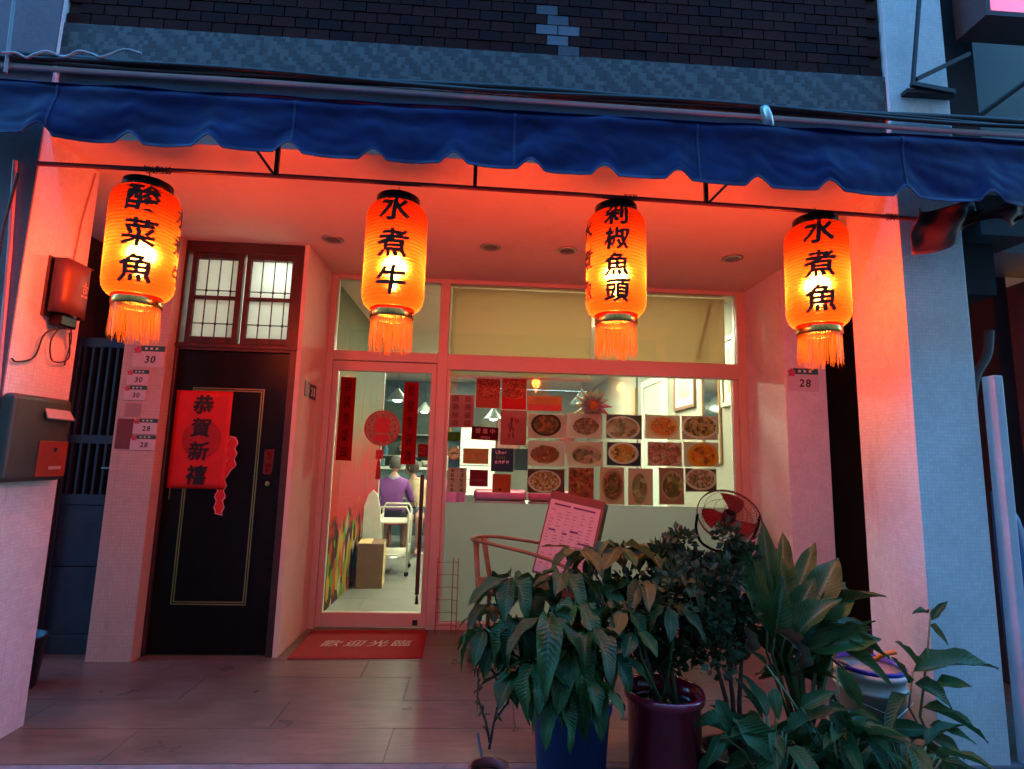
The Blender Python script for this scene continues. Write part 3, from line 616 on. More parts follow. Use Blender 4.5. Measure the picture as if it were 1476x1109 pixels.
def lantern(x, y, dz, words, label, extra=None, tilt=(0, 0)):
    e = empty('red_lantern', (x, y, 2.3 + dz), 0, label, 'lantern', 'red paper lanterns hung from the awning bar')
    e.rotation_euler = (R(tilt[0]), R(tilt[1]), 0)
    s = bpy.data.objects.new('paper_shade', shade_me); COL.objects.link(s); s.parent = e
    MB().lathe([(.099, .248), (.105, .25), (.105, .295), (.097, .297), (.088, .295), (.088, .262), (.001, .262)], 40).build('top_ring', M_black, e, True)
    MB().lathe([(.092, -.262), (.103, -.264), (.105, -.31), (.1, -.316), (.09, -.312)], 40).build('base_ring', mat('gold_ring', (.75, .38, .10), .22, 1), e, True)
    MB().tube([(-.095, 0, .27), (0, 0, .285), (.095, 0, .27)], .003, 6).tube([(0, 0, .285), (0, .01, .33), (0, -.008, .36)], .0022, 6).build('hanging_wire', M_blacksteel, e)
    MB().lathe([(.092, -.285), (.001, -.285)], 32).build('base_filter', M_amber, e)  # added disc across the open base, filters and warms the downward light
    bl = MB().lathe([(.001, -.17), (.010, -.165), (.014, -.13), (.016, -.02), (.015, .0)], 16).build('bulb', M_bulb, e, True)
    MB().lathe([(.001, .0005), (.054, .001), (.056, .005), (.024, .06), (.022, .16), (.012, .162), (.004, .285)], 20).build('socket', M_wsocket, e, True)
    fg = MB(); rnd = random.Random(int(x * 100))
    for i in range(170):
        a = 2 * math.pi * (i + rnd.uniform(-.4, .4)) / 170; r0 = .099; L0 = rnd.uniform(.125, .165); sw = rnd.uniform(-.006, .006); sr = rnd.uniform(-.004, .008)
        t = Vector((-math.sin(a), math.cos(a), 0)); c = Vector((math.cos(a), math.sin(a), 0)); w = .0016
        p0 = c * r0 + Vector((0, 0, -.313)); p1 = c * (r0 + sr * .5) + t * sw * .5 + Vector((0, 0, -.313 - L0 * .5)); p2 = c * (r0 + sr) + t * sw + Vector((0, 0, -.313 - L0))
        fg.add([p0 - t * w, p0 + t * w, p1 + t * w, p1 - t * w, p2 + t * w, p2 - t * w], [(0, 1, 2, 3), (3, 2, 4, 5)])
    fg.build('fringe', M_fringe, e)
    # brush lettering wrapped round the paper
    def wrap(ang, words, h, pitch, zc):
        vs, fs = text2d(words, h, vertical=True, pitch=pitch, off=.010, brush=.034, shear=.08, wid=1.0)
        bm = bmesh.new()
        for k, (sx, sy) in enumerate(((-.0026, -.0010), (.0026, .0013), (0, -.0025), (.0009, .0026))):      # several passes of the brush
            bv = [bm.verts.new((vx + sx, vy + sy, k * .0002)) for vx, vy in vs]
            for f in fs: bm.faces.new([bv[i] for i in f])
        for _ in range(2):
            le = [ed for ed in bm.edges if ed.calc_length() > .02]
            if le: bmesh.ops.subdivide_edges(bm, edges=le, cuts=1); bmesh.ops.triangulate(bm, faces=bm.faces)
        for v in bm.verts:
            z = zc + v.co.y; a = ang + v.co.x / SR; r = shade_r(2.3 + z) + .0022 + v.co.z
            v.co = (r * math.sin(a), -r * math.cos(a), z)
        me = bpy.data.meshes.new('lettering'); bm.to_mesh(me); bm.free(); me.materials.append(M_ink)
        o = bpy.data.objects.new('lettering', me); COL.objects.link(o); o.parent = e
    for (ang, wds, h, pitch, zc) in words: wrap(R(ang), wds, h, pitch, zc)
    ld = bpy.data.lights.new('lantern_glow', 'POINT'); ld.energy = LANTERN_W; ld.color = (1, .60, .22); ld.shadow_soft_size = .05
    lo = bpy.data.objects.new('lantern_glow', ld); COL.objects.link(lo); lo.parent = e; lo.location = (0, 0, -.06)
    return e
LY = -1.945
lantern(-1.715, LY, .0, [(25, '酸菜魚', .128, 1.20, .0), (108, '水煮牛', .105, 1.28, .0)], 'red paper lantern lettered 酸菜魚 beside the wall with the brown box', tilt=(0, -1.2))
lantern(-.522, LY, -.01, [(4, '水煮牛', .134, 1.22, .015)], 'red paper lantern lettered 水煮牛 hanging before the glass door')
lantern(.569, LY, .005, [(-12, '剁椒魚頭', .108, 1.08, .01), (-84, '水煮魚', .105, 1.35, .0)], 'red paper lantern lettered 剁椒魚頭 hanging before the big window')
lantern(1.607, LY, -.005, [(-27, '水煮魚', .130, 1.22, .01)], 'red paper lantern lettered 水煮魚 beside the tiled pillar', tilt=(0, .8))

# ================================================================== AWNING
aw = empty('awning', (0, -2.0, 2.6), 0, 'dark blue canvas awning with a scalloped valance above the lanterns', 'awning')
M_canvas = mat('blue_canvas', (.003, .009, .074), .55, spec=.15, var=.3, vscale=7, bump=.15, bscale=220, dirt=.3)
notches = [-3.03, -2.68, -2.33, -1.98, -1.623, -1.285, -.948, -.587, -.235, .106, .437, .772, 1.145, 1.474, 1.841, 2.247, 2.62, 2.98, 3.3]
def hem(x):
    base = 2.655 - .022 * (x + 2) if x > -2 else 2.655
    base = 2.668 - .016 * (x + 2.2)
    for a, b2 in zip(notches, notches[1:]):
        if a <= x <= b2:
            t = (x - a) / (b2 - a); e = min(t, 1 - t) * (b2 - a)
            return base + .012 - .058 * min(1, (e / .06)) ** 1.5 * .8 - .012 * math.sin(math.pi * t)
    return base - .05
XA0, XA1 = -2.95, 3.25
def val(u, v):
    x = XA0 + (XA1 - XA0) * u; zt = 2.885 + .008 * math.sin(x * 2.1); zb = hem(x); z = zt + (zb - zt) * v
    ridge = lambda a, b2, c: 1 - abs(mnoise.noise(Vector((a, b2, c)))) * 2.2
    n = mnoise.noise(Vector((x * 2.2, v * 1.2, 3))) * .022 + .007 * ridge(x * 3.1 + v * 1.5, v * 1.4 - x, 9) + .004 * ridge(x * 5.5 - v * 2.5, v * 3.2 + x * .6, 4) * (1 - .3 * v) + .0025 * mnoise.noise(Vector((x * 16, v * 5, 7)))
    # slanting drags towards the fixings and a bulge of rolled cloth at the top
    drag = .006 * math.sin(x * 9 + v * 4.5 + 2 * mnoise.noise(Vector((x, 0, 5))))
    roll = -.012 * math.exp(-((v - .10) / .12) ** 2)
    return (x, -.25 - .035 * v + (n + drag) * (.35 + .65 * v) + roll, z - 2.6)
MB().grid(620, 26, val).build('valance', M_canvas, aw, True, solid=.0025)
for x in (-1.95, -.94, .03, .87, 1.85):
    us = (x - XA0) / (XA1 - XA0)
    MB().grid(2, 24, lambda u, v: (val(us + (u - .5) * .0016, v)[0], val(us + (u - .5) * .0016, v)[1] - .004, val(us + (u - .5) * .0016, v)[2])).build('seam', mat('seam_thread', (.004, .011, .075), .7), aw, True)
MB().grid(620, 1, lambda u, v: (val(u, .95 + .05 * v)[0], val(u, .95 + .05 * v)[1] - .0035, val(u, .95 + .05 * v)[2])).build('hem_binding', mat('hem_tape', (.004, .012, .085), .6, var=.3, vscale=20), aw, True)
MB().grid(200, 6, lambda u, v: (XA0 + (XA1 - XA0) * u, -.265 + .23 * v + .01 * mnoise.noise(Vector((u * 30, v * 3, 1))), .285 + .10 * v - .03 * math.sin(math.pi * v) + .008 * mnoise.noise(Vector((u * 22, v * 2, 4))))).build('canopy', M_canvas, aw, True, solid=.0025)
MB().tube([(-2.21, .01, .052), (-1, .008, .052), (.3, .01, .04), (1.4, .008, .018), (2.36, .012, .0)], .011, 10).build('hanging_bar', M_redsteel, aw)
for x in (-1.105, -.146, 1.017):
    MB().box(x - .009, x + .009, -.004, .014, .05 if x < 0 else .03, .40).build('strut', M_blacksteel, aw)
MB().tube([(-1.115, .006, .056), (-1.27, .006, .26)], .007, 6).build('brace', M_blacksteel, aw)
MB().tube([(1.03, .006, .03), (1.20, .006, .21)], .007, 6).build('brace', M_blacksteel, aw)
MB().tube([(-2.9, .02, .43), (3.2, .02, .43)], .02, 10).build('roller_tube', M_blacksteel, aw)
# wire ties round the bar
for x in (-1.72, -1.66, .60, 1.96):
    c = []
    for i in range(40): a = i * .6; c.append((x + i * .0016 + .004 * math.sin(i * 1.3), .01 + .016 * math.cos(a), (.052 if x < 0 else .036 if x < 1 else .006) + .016 * math.sin(a)))
    MB().tube(c, .0022, 5).build('wire_tie', M_blacksteel, aw)
# the loose corner of cloth by the right pillar
def flap(u, v):
    p = at(1325 + 160 * u, 300 + (62 - 52 * u + 12 * math.sin(u * 9)) * v - 6 * u, -2.12)
    return (p.x, p.y + .05 * math.sin(u * 13 + v * 2) + .03 * mnoise.noise(Vector((u * 5, v * 3, 2))), p.z)
o = MB().grid(40, 12, flap).build('awning_flap', mat('brown_tarpaulin', (.10, .02, .018), .6, var=.3, vscale=9), None, True, solid=.003)
tag(o, 'crumpled dark red tarpaulin flap hanging under the awning by the right pillar', 'tarpaulin')

# pipes and cables above the awning
o = MB().tube([(-2.9, -2.0, 3.135), (-1.2, -2.0, 3.135), (3.4, -2.0, 3.09)], .014, 10).build('conduit', mat('grey_pvc', (.45, .47, .5), .4)); tag(o, 'grey conduit pipe running along the top of the awning', 'pipe')
M_cable = mat('black_cable', (.012, .012, .014), .5)
for i, (z0, z1, lab) in enumerate(((3.19, 3.16, 'thick black cable just under the patterned tile band'), (3.165, 3.145, 'thin black cable sagging above the grey conduit'), (3.18, 3.13, 'black cable looping to the neighbour at the awning end'))):
    pts = []
    for k in range(41):
        t = k / 40; x = -2.9 + 6.6 * t
        pts.append((x, -2.0 - .012 * i, z0 + (z1 - z0) * t + .012 * math.sin(t * 17 + i * 2) + (.0 if i < 2 or t < .85 else -.25 * (t - .85))))
    o = MB().tube(pts, (.018, .008, .011)[i], 7).build('cable', M_cable, None, True); tag(o, lab, 'cable', 'cables above the awning')
c = [(-2.4 + .05 * i, -2.04 - .012 * math.cos(i * 1.9), 3.165 + .014 * math.sin(i * 1.9) + .004 * i) for i in range(10)] + [(-1.86, -2.03, 3.24), (-1.78, -2.03, 3.225)]
o = MB().tube(smooth(c, 5), .0065, 6).build('wire', mat('white_wire', (.5, .5, .5), .5), None, True); tag(o, 'twisted pale wire end tied to the conduit over the left pillar', 'wire')
o = MB().tube([tuple(at(8, 105, -2.03)), tuple(at(28, -60, -2.03))], .008, 8).build('pole', mat('grey_pole', (.3, .3, .32), .5)); tag(o, 'thin grey rod rising in front of the left pillar above the awning', 'rod')
# round flood reflector
p = at(1105, 170, -2.06)
e = empty('round_lamp', p, R(-25), 'round silver lamp head clamped on the conduit above the awning', 'lamp')
MB().lathe([(.001, .02), (.045, .018), (.052, .008), (.052, -.012), (.03, -.018), (.001, -.02)], 28).build('lamp_head', mat('silver_metal', (.62, .66, .62), .35, .6), e, True).matrix_local = Matrix.Rotation(R(75), 4, 'Y') @ Matrix.Scale(1.25, 4, (1, 0, 0))
MB().tube([(0, 0, -.05), (0, .05, -.08)], .008, 6).build('clamp', M_blacksteel, e)
# bracket bolted on the upper right pillar
e = empty('steel_bracket', (2.13, -1.97, 3.32), 0, 'black steel angle bracket standing out from the upper right pillar', 'bracket')
MB().tube([(0, -.05, .02), (.235, -.05, -.01)], .016, 4).build('bar', M_blacksteel, e)
MB().tube([(0.01, -.05, .03), (.10, -.05, .62)], .011, 4).build('bar', M_blacksteel, e)
MB().tube([(0.03, -.05, .05), (.34, -.05, .22)], .014, 4).build('bar', M_blacksteel, e)
MB().box(-.02, .25, -.045, .0, -.02, .0).build('base_plate', M_blacksteel, e)
MB().tube([(.235, -.05, -.01), (.36, .1, .09)], .01, 4).build('bar', M_blacksteel, e)

# ================================================================== NEIGHBOUR ON THE RIGHT
nb = empty('neighbour_building', (2.5, -1.5, 0), 0, 'dark neighbouring building with a pale upper panel beyond the right pillar', 'building')
MB().box(.0, .27, -.25, .05, 2.3, 5.0).build('downstand', M_voidwall, nb)
MB().box(.9, 3.5, .0, .3, -.1, 2.55).build('wall', mat('purple_brown_wall', (.09, .06, .065), .85, var=.3, vscale=3, dirt=.5), nb)
MB().box(.18, 3.5, .1, .4, 2.95, 5.2).build('upper_panel', mat('pale_panel', (.16, .18, .15), .7, var=.15, vscale=2, dirt=.4), nb)
MB().box(.2, 3.5, -.1, .3, 2.62, 2.90).build('canopy_box', mat('pale_blue_sheet', (.22, .28, .30), .6, var=.2, vscale=4, dirt=.4), nb)
MB().tube([(-.02, -.35, 2.93), (.16, -.42, 3.11), (1.8, -.42, 3.11)], .02, 6).build('rail', M_blacksteel, nb)
MB().tube([(.16, -.42, 3.10), (.16, -.42, 2.9)], .01, 6).build('rail_post', M_blacksteel, nb)
MB().tube([(.15, .05, 3.28), (.75, -.3, 3.75)], .016, 6).build('brace', M_blacksteel, nb)
MB().box(.42, .44, -.36, -.12, 2.62, 3.0).box(.1, .42, -.36, -.12, 2.60, 2.95).build('duct', mat('dark_duct', (.06, .065, .075), .6), nb)
e = empty('lit_sign', at(1440, 12, -2.0), 0, 'red lit sign box jutting out at the top beyond the right pillar', 'sign')
MB().box(-.08, .6, -.02, .12, -.045, .6).build('face', emit('sign_glow', (1, .03, .10), 1.3), e)
MB().box(-.11, .63, .12, .16, -.075, .63).box(-.11, .63, -.03, .12, -.075, -.046).box(-.11, -.081, -.03, .12, -.046, .63).build('housing', mat('dark_red_sheet', (.05, .006, .01), .5), e)
e = empty('hose', (2.9, -1.55, 1.9), 0, 'thick dark hose curving down the neighbour wall', 'hose')
MB().tube(smooth([(.0, 0, .25), (-.03, 0, .1), (-.12, 0, -.05), (-.16, 0, -.3), (-.17, 0, -.7)]), .025, 8).build('tube', mat('grey_hose', (.09, .08, .085), .6), e, True)
o = MB().box(2.452, 2.50, -2.0, -1.93, -.12, 1.80).build('downpipe', mat('white_pvc_board', (.62, .58, .62), .4, dirt=.3), None, bevel=.006); tag(o, 'narrow white upright board beside the right pillar', 'board')
o = MB().grid(8, 30, lambda u, v: (2.53 + .25 * u - .05 * v * (1 - u) + .0, -1.9 + .03 * math.sin(u * 7 + v * 3), -.12 + 1.35 * v * (1 - .25 * u))).build('tarpaulin', mat('blue_tarpaulin', (.04, .12, .30), .5, var=.25, vscale=6), None, True, solid=.003); tag(o, 'blue tarpaulin sheet draped past the white board beside the right pillar', 'tarpaulin')

lbd = empty('adjoining_building', (-4.6, -1.75, 0), 0, 'dull purple grey upper wall joining the left pillar above the awning', 'building')
MB().box(-3, 1.975, -.12, .2, 2.96, 6.5).build('wall', mat('purple_grey_wall', (.10, .085, .10), .8, var=.2, vscale=3, dirt=.4), lbd)
MB().box(-3, 1.975, -.16, -.1205, 3.1, 3.18).build('ledge', M_concrete, lbd)
# ================================================================== LEFT PILLAR AND GATE
XW = -2.222
e = empty('meter_box', (XW, -1.735, 2.11), 0, 'brown metal meter box with loose wires on the inner face of the left pillar', 'meter box')
def mbx(u, v):
    a = math.pi * (u - .5) * .98
    return (.012 + .085 * math.cos(a) ** .45, .095 * math.sin(a) / 1.0, -.13 + .27 * v)
mbx_m = mat('rusty_brown_paint', (.10, .045, .035), .5, var=.2, vscale=9, dirt=.5)
MB().grid(20, 4, mbx).build('cover', mbx_m, e, True, solid=.006)
MB().box(0, .09, -.09, .09, .137, .145).build('lid', mbx_m, e, bevel=.003)
MB().box(0, .01, -.10, .10, -.15, .15).build('back_plate', mbx_m, e)
MB().box(.01, .07, -.06, .05, -.19, -.131).build('terminal_block', M_black, e, bevel=.008)
MB().lathe([(.014, 0), (.014, .003), (.009, .003), (.009, 0)], 18).box(-.02, .02, .02, .026, 0, .003).box(-.004, .004, .03, .045, 0, .003).box(-.022, -.006, -.034, -.024, 0, .003).box(.004, .02, -.034, -.024, 0, .003).build('emblem', mat('worn_pink_print', (.55, .35, .28), .6), e).matrix_local = Matrix.Translation((.097, .03, .01)) @ Matrix.Rotation(R(90), 4, 'Y') @ Matrix.Rotation(R(90), 4, 'Z')
MB().tube(smooth([(.04, -.02, -.19), (.03, -.05, -.27), (.02, -.01, -.36), (.02, .09, -.33), (.03, .06, -.2)]), .0035, 6).tube(smooth([(.05, .0, -.19), (.03, -.09, -.24), (.012, -.11, -.36), (.012, -.2, -.40), (.01, -.23, -.39)]), .004, 6).tube(smooth([(.05, .03, -.15), (.05, .05, -.23), (.02, .09, -.26), (.02, .07, -.37)]), .003, 6).build('wire', M_cable, e)
MB().tube([(.006, .05, .145), (.006, .07, .4), (.006, .12, .70)], .004, 6).build('feed_cable', mat('painted_cable', (.5, .3, .25), .6), e)
e = empty('mailbox', (XW, -1.745, 1.165), 0, 'dark green mailbox with a lifted slot flap and red plate on the left pillar', 'mailbox')
M_mail = mat('green_box_paint', (.035, .055, .045), .45, var=.25, vscale=7, dirt=.4)
MB().box(0, .065, -.24, .12, 0, .40).build('body', M_mail, e, bevel=.025, seg=4)
MB().box(.066, .070, -.07, .11, .02, .19).build('plate', mat('red_plate_paint', (.28, .035, .02), .45, var=.2, vscale=12), e, bevel=.003)
MB().box(.0705, .072, .0, .08, .055, .07).build('label_strip', mat('pale_print', (.5, .36, .3), .6), e)
fl = MB(); fl.add([(.066, -.06, .345), (.066, .095, .345), (.095, .10, .30), (.095, -.075, .30), (.066, -.06, .335), (.066, .095, .335), (.09, .10, .294), (.09, -.075, .294)], [(0, 1, 2, 3), (7, 6, 5, 4), (0, 3, 7, 4), (1, 5, 6, 2), (3, 2, 6, 7), (0, 4, 5, 1)])
fl.build('slot_flap', mat('pale_flap', (.5, .42, .42), .4), e)
MB().lathe([(.001, .004), (.01, .003), (.012, 0)], 14).build('keyhole', M_blacksteel, e).matrix_local = Matrix.Translation((.0705, .03, .15)) @ Matrix.Rotation(R(90), 4, 'Y')
# cable and conduit on the street face of the left pillar
o = MB().tube([tuple(at(22, 232, -1.99)), tuple(at(14, 360, -1.99)), tuple(at(-4, 560, -1.99)), tuple(at(-40, 900, -1.99))], .010, 8).build('conduit', mat('pink_conduit', (.55, .33, .33), .5)); tag(o, 'pink painted conduit running down the street face of the left pillar', 'pipe')
o = MB().tube([tuple(at(26, 250, -2.0)), tuple(at(4, 330, -2.02)), tuple(at(-10, 420, -2.0))], .006, 6).build('cable', M_cable); tag(o, 'black cable sagging beside the pink conduit on the left pillar', 'cable')
# steel gate of the stair next door
gt = empty('steel_gate', (-2.72, -.60, 0), 0, 'dark blue steel gate with upright bars beside the tiled pier', 'gate')
M_gate = mat('dark_blue_steel', (.03, .045, .075), .32, .3, var=.25, vscale=9, dirt=.3)
MB().box(-.19, -.165, -.02, .02, 0, 2.1).box(.18, .205, -.02, .02, 0, 2.1).box(-.165, .18, -.02, .02, 2.03, 2.1).box(-.165, .18, -.02, .02, 1.36, 1.42).box(-.165, .18, -.02, .02, .95, 1.02).box(-.165, .18, -.02, .02, 0, .12).build('frame', M_gate, gt, bevel=.004)
for i in range(6):
    x = -.135 + i * .055
    MB().box(x - .008, x + .008, -.015, .015, 1.42, 2.03).build('bar', M_gate, gt)
    MB().box(x - .008, x + .008, -.015, .015, 1.02, 1.36).build('bar', M_gate, gt)
MB().box(-.165, .18, -.012, .012, .55, .949).build('panel', M_gate, gt, bevel=.004)
MB().box(-.165, .18, -.012, .012, .121, .545).build('panel', M_gate, gt, bevel=.004)
MB().box(.15, .2, -.04, -.021, 1.1, 1.25).tube([(.175, -.04, 1.2), (.175, -.08, 1.2), (.12, -.08, 1.2)], .009, 8).build('lock', mat('chrome', (.6, .6, .62), .2, 1), gt)
for sgn in (-.30,):
    e = empty('bucket', (-2.62, -1.16, 0), 0, 'dark plastic bucket standing behind the left pillar', 'bucket')
    MB().lathe([(.11, .004), (.13, .26), (.14, .26), (.14, .275), (.125, .275), (.105, .012)], 24).build('pail', mat('navy_plastic', (.012, .013, .022), .4), e, True)
    MB().tube([(-.135, 0, .25), (-.12, -.09, .2), (0, -.14, .16), (.12, -.09, .2), (.135, 0, .25)], .004, 6).build('handle', M_blacksteel, e, True)

# number plates
M_plate = mat('enamel_plate', (.66, .56, .56), .35, var=.06); M_pgreen = mat('green_enamel', (.02, .10, .05), .35); M_pred = mat('red_enamel', (.55, .06, .07), .4)
def plate(x0, x1, z0, z1, y, num, lab):
    w, h = x1 - x0, z1 - z0
    e = empty('number_plate', (x0 + w / 2, y, z0), 0, lab, 'number plate', 'house number plates')
    MB().box(-w / 2, w / 2, -.006, 0, 0, h * .74).build('plate', M_plate, e, bevel=.001)
    hb = MB().box(-w / 2 + w * .22, w / 2, -.006, 0, h * .742, h).build('header', M_pgreen, e, bevel=.001)
    q = MB()
    for i in range(3): q.box(w * (-.14 + .17 * i), w * (-.06 + .17 * i), -.0072, -.0065, h * .82, h * .92)
    q.build('header_mark', M_wink, hb)
    pts = []
    for i in range(20): a = 2 * math.pi * i / 20; r = h * (.17 + .025 * math.cos(5 * a)); pts.append((-w * .36 + r * math.sin(a), h * .80 + r * math.cos(a)))
    MB().poly(pts, -.0085, -.0062).build('emblem', M_pred, e)
    lettering(num, h * .42, front(w * .06, -.0068, h * .36), M_ink, e, off=.02, shear=.1)
plate(-2.44, -2.238, 1.882, 2.028, -.7505, '30', 'largest number plate reading 30 on the tiled pier')
plate(-2.462, -2.326, 1.757, 1.862, -.7505, '30', 'small number plate reading 30 just under the largest plate')
plate(-2.47, -2.328, 1.655, 1.752, -.7505, '30', 'small number plate reading 30, lowest of the three 30 plates')
plate(-2.385, -2.232, 1.432, 1.534, -.7505, '28', 'small number plate reading 28 directly above another 28 on the pier')
plate(-2.392, -2.232, 1.325, 1.424, -.7505, '28', 'lowest small number plate reading 28 on the pier')
plate(2.195, 2.435, 1.885, 2.06, -.6205, '28', 'number plate reading 28 on the purple lit right pier')
o = MB().box(-2.45, -2.35, -.753, -.7505, 1.545, 1.635).build('plate_mark', mat('stained_tile', (.38, .27, .24), .7)); tag(o, 'faded square patch on the pier where a plate once hung', 'patch')
o = MB().box(-2.49, -2.386, -.754, -.7505, 1.33, 1.53).build('notice', mat('dark_notice', (.16, .035, .035), .6)); tag(o, 'dark red notice stuck behind the two 28 plates', 'notice')
# G28 on the side wall
e = empty('number_tag', (-1.3605, -.40, 1.80), 0, 'small tag reading G 28 on the cream side wall by the shopfront', 'number tag')
MB().box(0, .004, -.13, -.02, -.055, .06).build('letter_plate', mat('maroon_plate', (.16, .02, .025), .4), e, bevel=.001)
MB().box(0, .004, -.015, .14, -.06, .05).build('digit_plate', M_black, e, bevel=.001)
lettering('G', .075, lambda x, y: (.0048, -.075 + x, y), mat('pink_ink', (.45, .12, .14), .5), e, off=.02)
lettering('28', .08, lambda x, y: (.0048, .062 + x, -.005 + y), M_wink, e, off=.03)

# ================================================================== PAPERS ON THE DOOR
YD = -.6435
e = empty('wall_poster', (-2.0, YD + .011, 1.41), 0, 'large red paper lettered 恭賀新禧 stuck on the black door', 'poster')
def cal(u, v): return (-.19 + .38 * u, -.008 - .0015 * math.sin(u * 3.1) * math.sin(v * 6), -.335 + .67 * v)
MB().grid(12, 16, cal).build('sheet', M_redpaper, e, True, solid=.001)
MB().lathe([(.001, 0), (.13, 0)], 40).build('roundel', mat('dark_red_print', (.36, .012, .012), .6), e).matrix_local = Matrix.Translation((.01, -.0142, .0)) @ Matrix.Rotation(R(90), 4, 'X')
lettering('恭賀新禧', .125, lambda x, y: (x, -.0155, y + .0), M_ink, e, vertical=True, pitch=1.18, off=.012, brush=.035, shear=.08, bold=.0028)
e = empty('paper_cutout', (-1.835, YD + .011, 1.17), 0, 'red scalloped paper charm with a pale edge, partly under the big red paper', 'paper charm')
def blobs(n, seed, w, h, grow):
    rnd = random.Random(seed); pts = []
    for i in range(n):
        t = i / n; s = 1 if t < .5 else -1; q = t * 2 if t < .5 else 2 - t * 2
        pts.append((s * (w * (.75 + .24 * math.sin(q * 47 + seed) + .12 * rnd.random()) + grow), (q - .5) * (h + 2 * grow)))
    return pts
MB().poly([(x + (.05 if z > 0 else .0) * (1 if z > .05 else max(0, z / .05)), z) for x, z in blobs(90, 3, .030, .53, .006)], -.0015, .0).build('pale_edge', mat('pink_paper', (.75, .4, .42), .6), e)
MB().poly([(x + (.05 if z > 0 else .0) * (1 if z > .05 else max(0, z / .05)), z) for x, z in blobs(90, 3, .030, .53, 0)], -.003, -.0016).build('red_face', M_redpaper, e)
o = MB().poly([(-.03, -.075), (-.015, -.083), (.02, -.083), (.033, -.07), (.036, .09), (-.028, .085)], -.0015, 0).build('door_sticker', print_mat('pink_sticker', (.62, .22, .22), (.4, .03, .03), 'blobs', 1, 2, .6, 2)); o.location = (-1.535, YD + .011, 1.265); tag(o, 'small pink sticker above the door knob', 'sticker')

# ================================================================== PAPERS ON THE GLASS (outer face)
YG = -.0065
def sheet(name, x0, x1, z0, z1, m, lab, cat, group=None, y=YG, rot=0, border=0, curl=.002):
    w, h = (x1 - x0) / 2, (z1 - z0) / 2
    o = MB().box(-w, w, -.0012, 0, -h, h).build(name, m)
    o.location = (x0 + w, y, z0 + h); o.rotation_euler = (0, R(rot), 0); tag(o, lab, cat, group)
    if border:
        MB().box(-w - border, w + border, .0002, .0012, -h - border, h + border).build('paper_margin', mat('white_card', (.78, .76, .72), .5, paper=.85), o)
    return o
YDr = -.0065
sheet('couplet', -1.24, -1.115, 1.285, 1.967, print_mat('couplet_print', (.55, .012, .012), (.12, .005, .005), 'blobs', 1, 5, .42, 1), 'long red couplet strip on the glass door beside the hinge post', 'couplet', 'red couplets on the glass door', y=YDr)
sheet('couplet', -.72, -.60, 1.266, 1.942, print_mat('couplet_print', (.55, .012, .012), (.12, .005, .005), 'blobs', 1, 5, .42, 5), 'long red couplet strip on the glass door beside the dark handle', 'couplet', 'red couplets on the glass door', y=YDr)
sheet('sticker', -.583, -.505, 1.33, 1.436, print_mat('red_square_print', (.42, .02, .03), (.62, .12, .1), 'fine', 1, 1, .7, 3), 'small square red sticker on the door by the right couplet', 'sticker', y=YDr)
# round hanging charm
e = empty('hanging_charm', (-.88, -.025, 1.555), 0, 'round red New Year charm with a tassel hanging on the glass door', 'charm'); e.scale = (1.75, 1, 1.75)
M_charm = mat('charm_red', (.5, .02, .018), .5, var=.15); M_charmp = mat('charm_pink', (.62, .34, .28), .5, var=.5, vscale=120, paper=.7)
q = MB(); n = 48
def ringpts(r): return [(r * math.sin(2 * math.pi * i / n), r * math.cos(2 * math.pi * i / n)) for i in range(n)]
MB().poly(ringpts(.078), -.001, .001).build('disc', M_charmp, e)
rg = MB(); c = [(.079 * math.sin(2 * math.pi * i / 40), 0, .079 * math.cos(2 * math.pi * i / 40)) for i in range(41)]
rg.tube(c, .0035, 6).build('rim', M_charm, e)
MB().poly([(-.036, .005), (-.036, -.022), (.038, -.022), (.036, -.01), (.042, 0), (.034, .015), (.04, .035), (.025, .045), (.01, .055), (-.012, .048), (-.028, .05), (-.024, .03), (-.036, .022)], -.006, -.001).build('figure', M_charm, e)
MB().poly([(-.03, -.03), (-.036, -.05), (-.02, -.066), (.02, -.066), (.036, -.05), (.03, -.03)], -.006, -.001).build('figure', M_charm, e)
for i in range(14): a = i * 2 * math.pi / 14; MB().lathe([(.001, -.001), (.0055, -.001), (.0055, .001), (.001, .001)], 8).build('petal', M_charm, e).matrix_local = Matrix.Translation((.061 * math.sin(a), -.003, .061 * math.cos(a))) @ Matrix.Rotation(R(90), 4, 'X')
MB().tube([(0, 0, .08), (0, 0, .205)], .0012, 5).tube([(-.003, 0, -.08), (-.006, 0, -.10)], .002, 5).build('cord', M_charm, e)
MB().box(-.022, .012, -.006, .006, -.145, -.10).build('knot', mat('knot_weave', (.55, .06, .05), .6, var=.6, vscale=90), e, bevel=.004)
MB().lathe([(.003, -.146), (.008, -.155), (.012, -.235), (.001, -.237)], 12, (-.006, 0, 0)).build('tassel', M_charm, e, True)
# notices round the dish photographs
sheet('notice', -.342, -.138, 1.58, 1.85, print_mat('pink_notice_print', (.58, .22, .24), (.2, .03, .03), 'fine', 2, 4, .5, 4), 'pink notice with small dark pictures by the window mullion', 'notice')
def redfood(name, c, seed): return dish_mat(name, c, c, [(.12, .01, .01), (.4, .03, .02), (.55, .12, .08), (.2, .02, .01)], (.75, .36), .02, 34, seed, .5, .66)
sheet('food_poster', -.126, .072, 1.748, 1.992, redfood('red_food_print', (.42, .06, .03), 11), 'red food poster with dark crayfish and an orange foot', 'poster', border=.004)
sheet('food_poster', .09, .294, 1.74, 2.0, redfood('red_food_print_b', (.5, .015, .015), 15), 'bright red food poster next to the orange ticket', 'poster', border=.004)
o = sheet('calligraphy_poster', .086, .30, 1.447, 1.733, mat('pink_poster', (.56, .18, .18), .5, paper=.85), 'pink poster with a dark red block of brush strokes', 'poster')
q = MB(); rnd = random.Random(4)
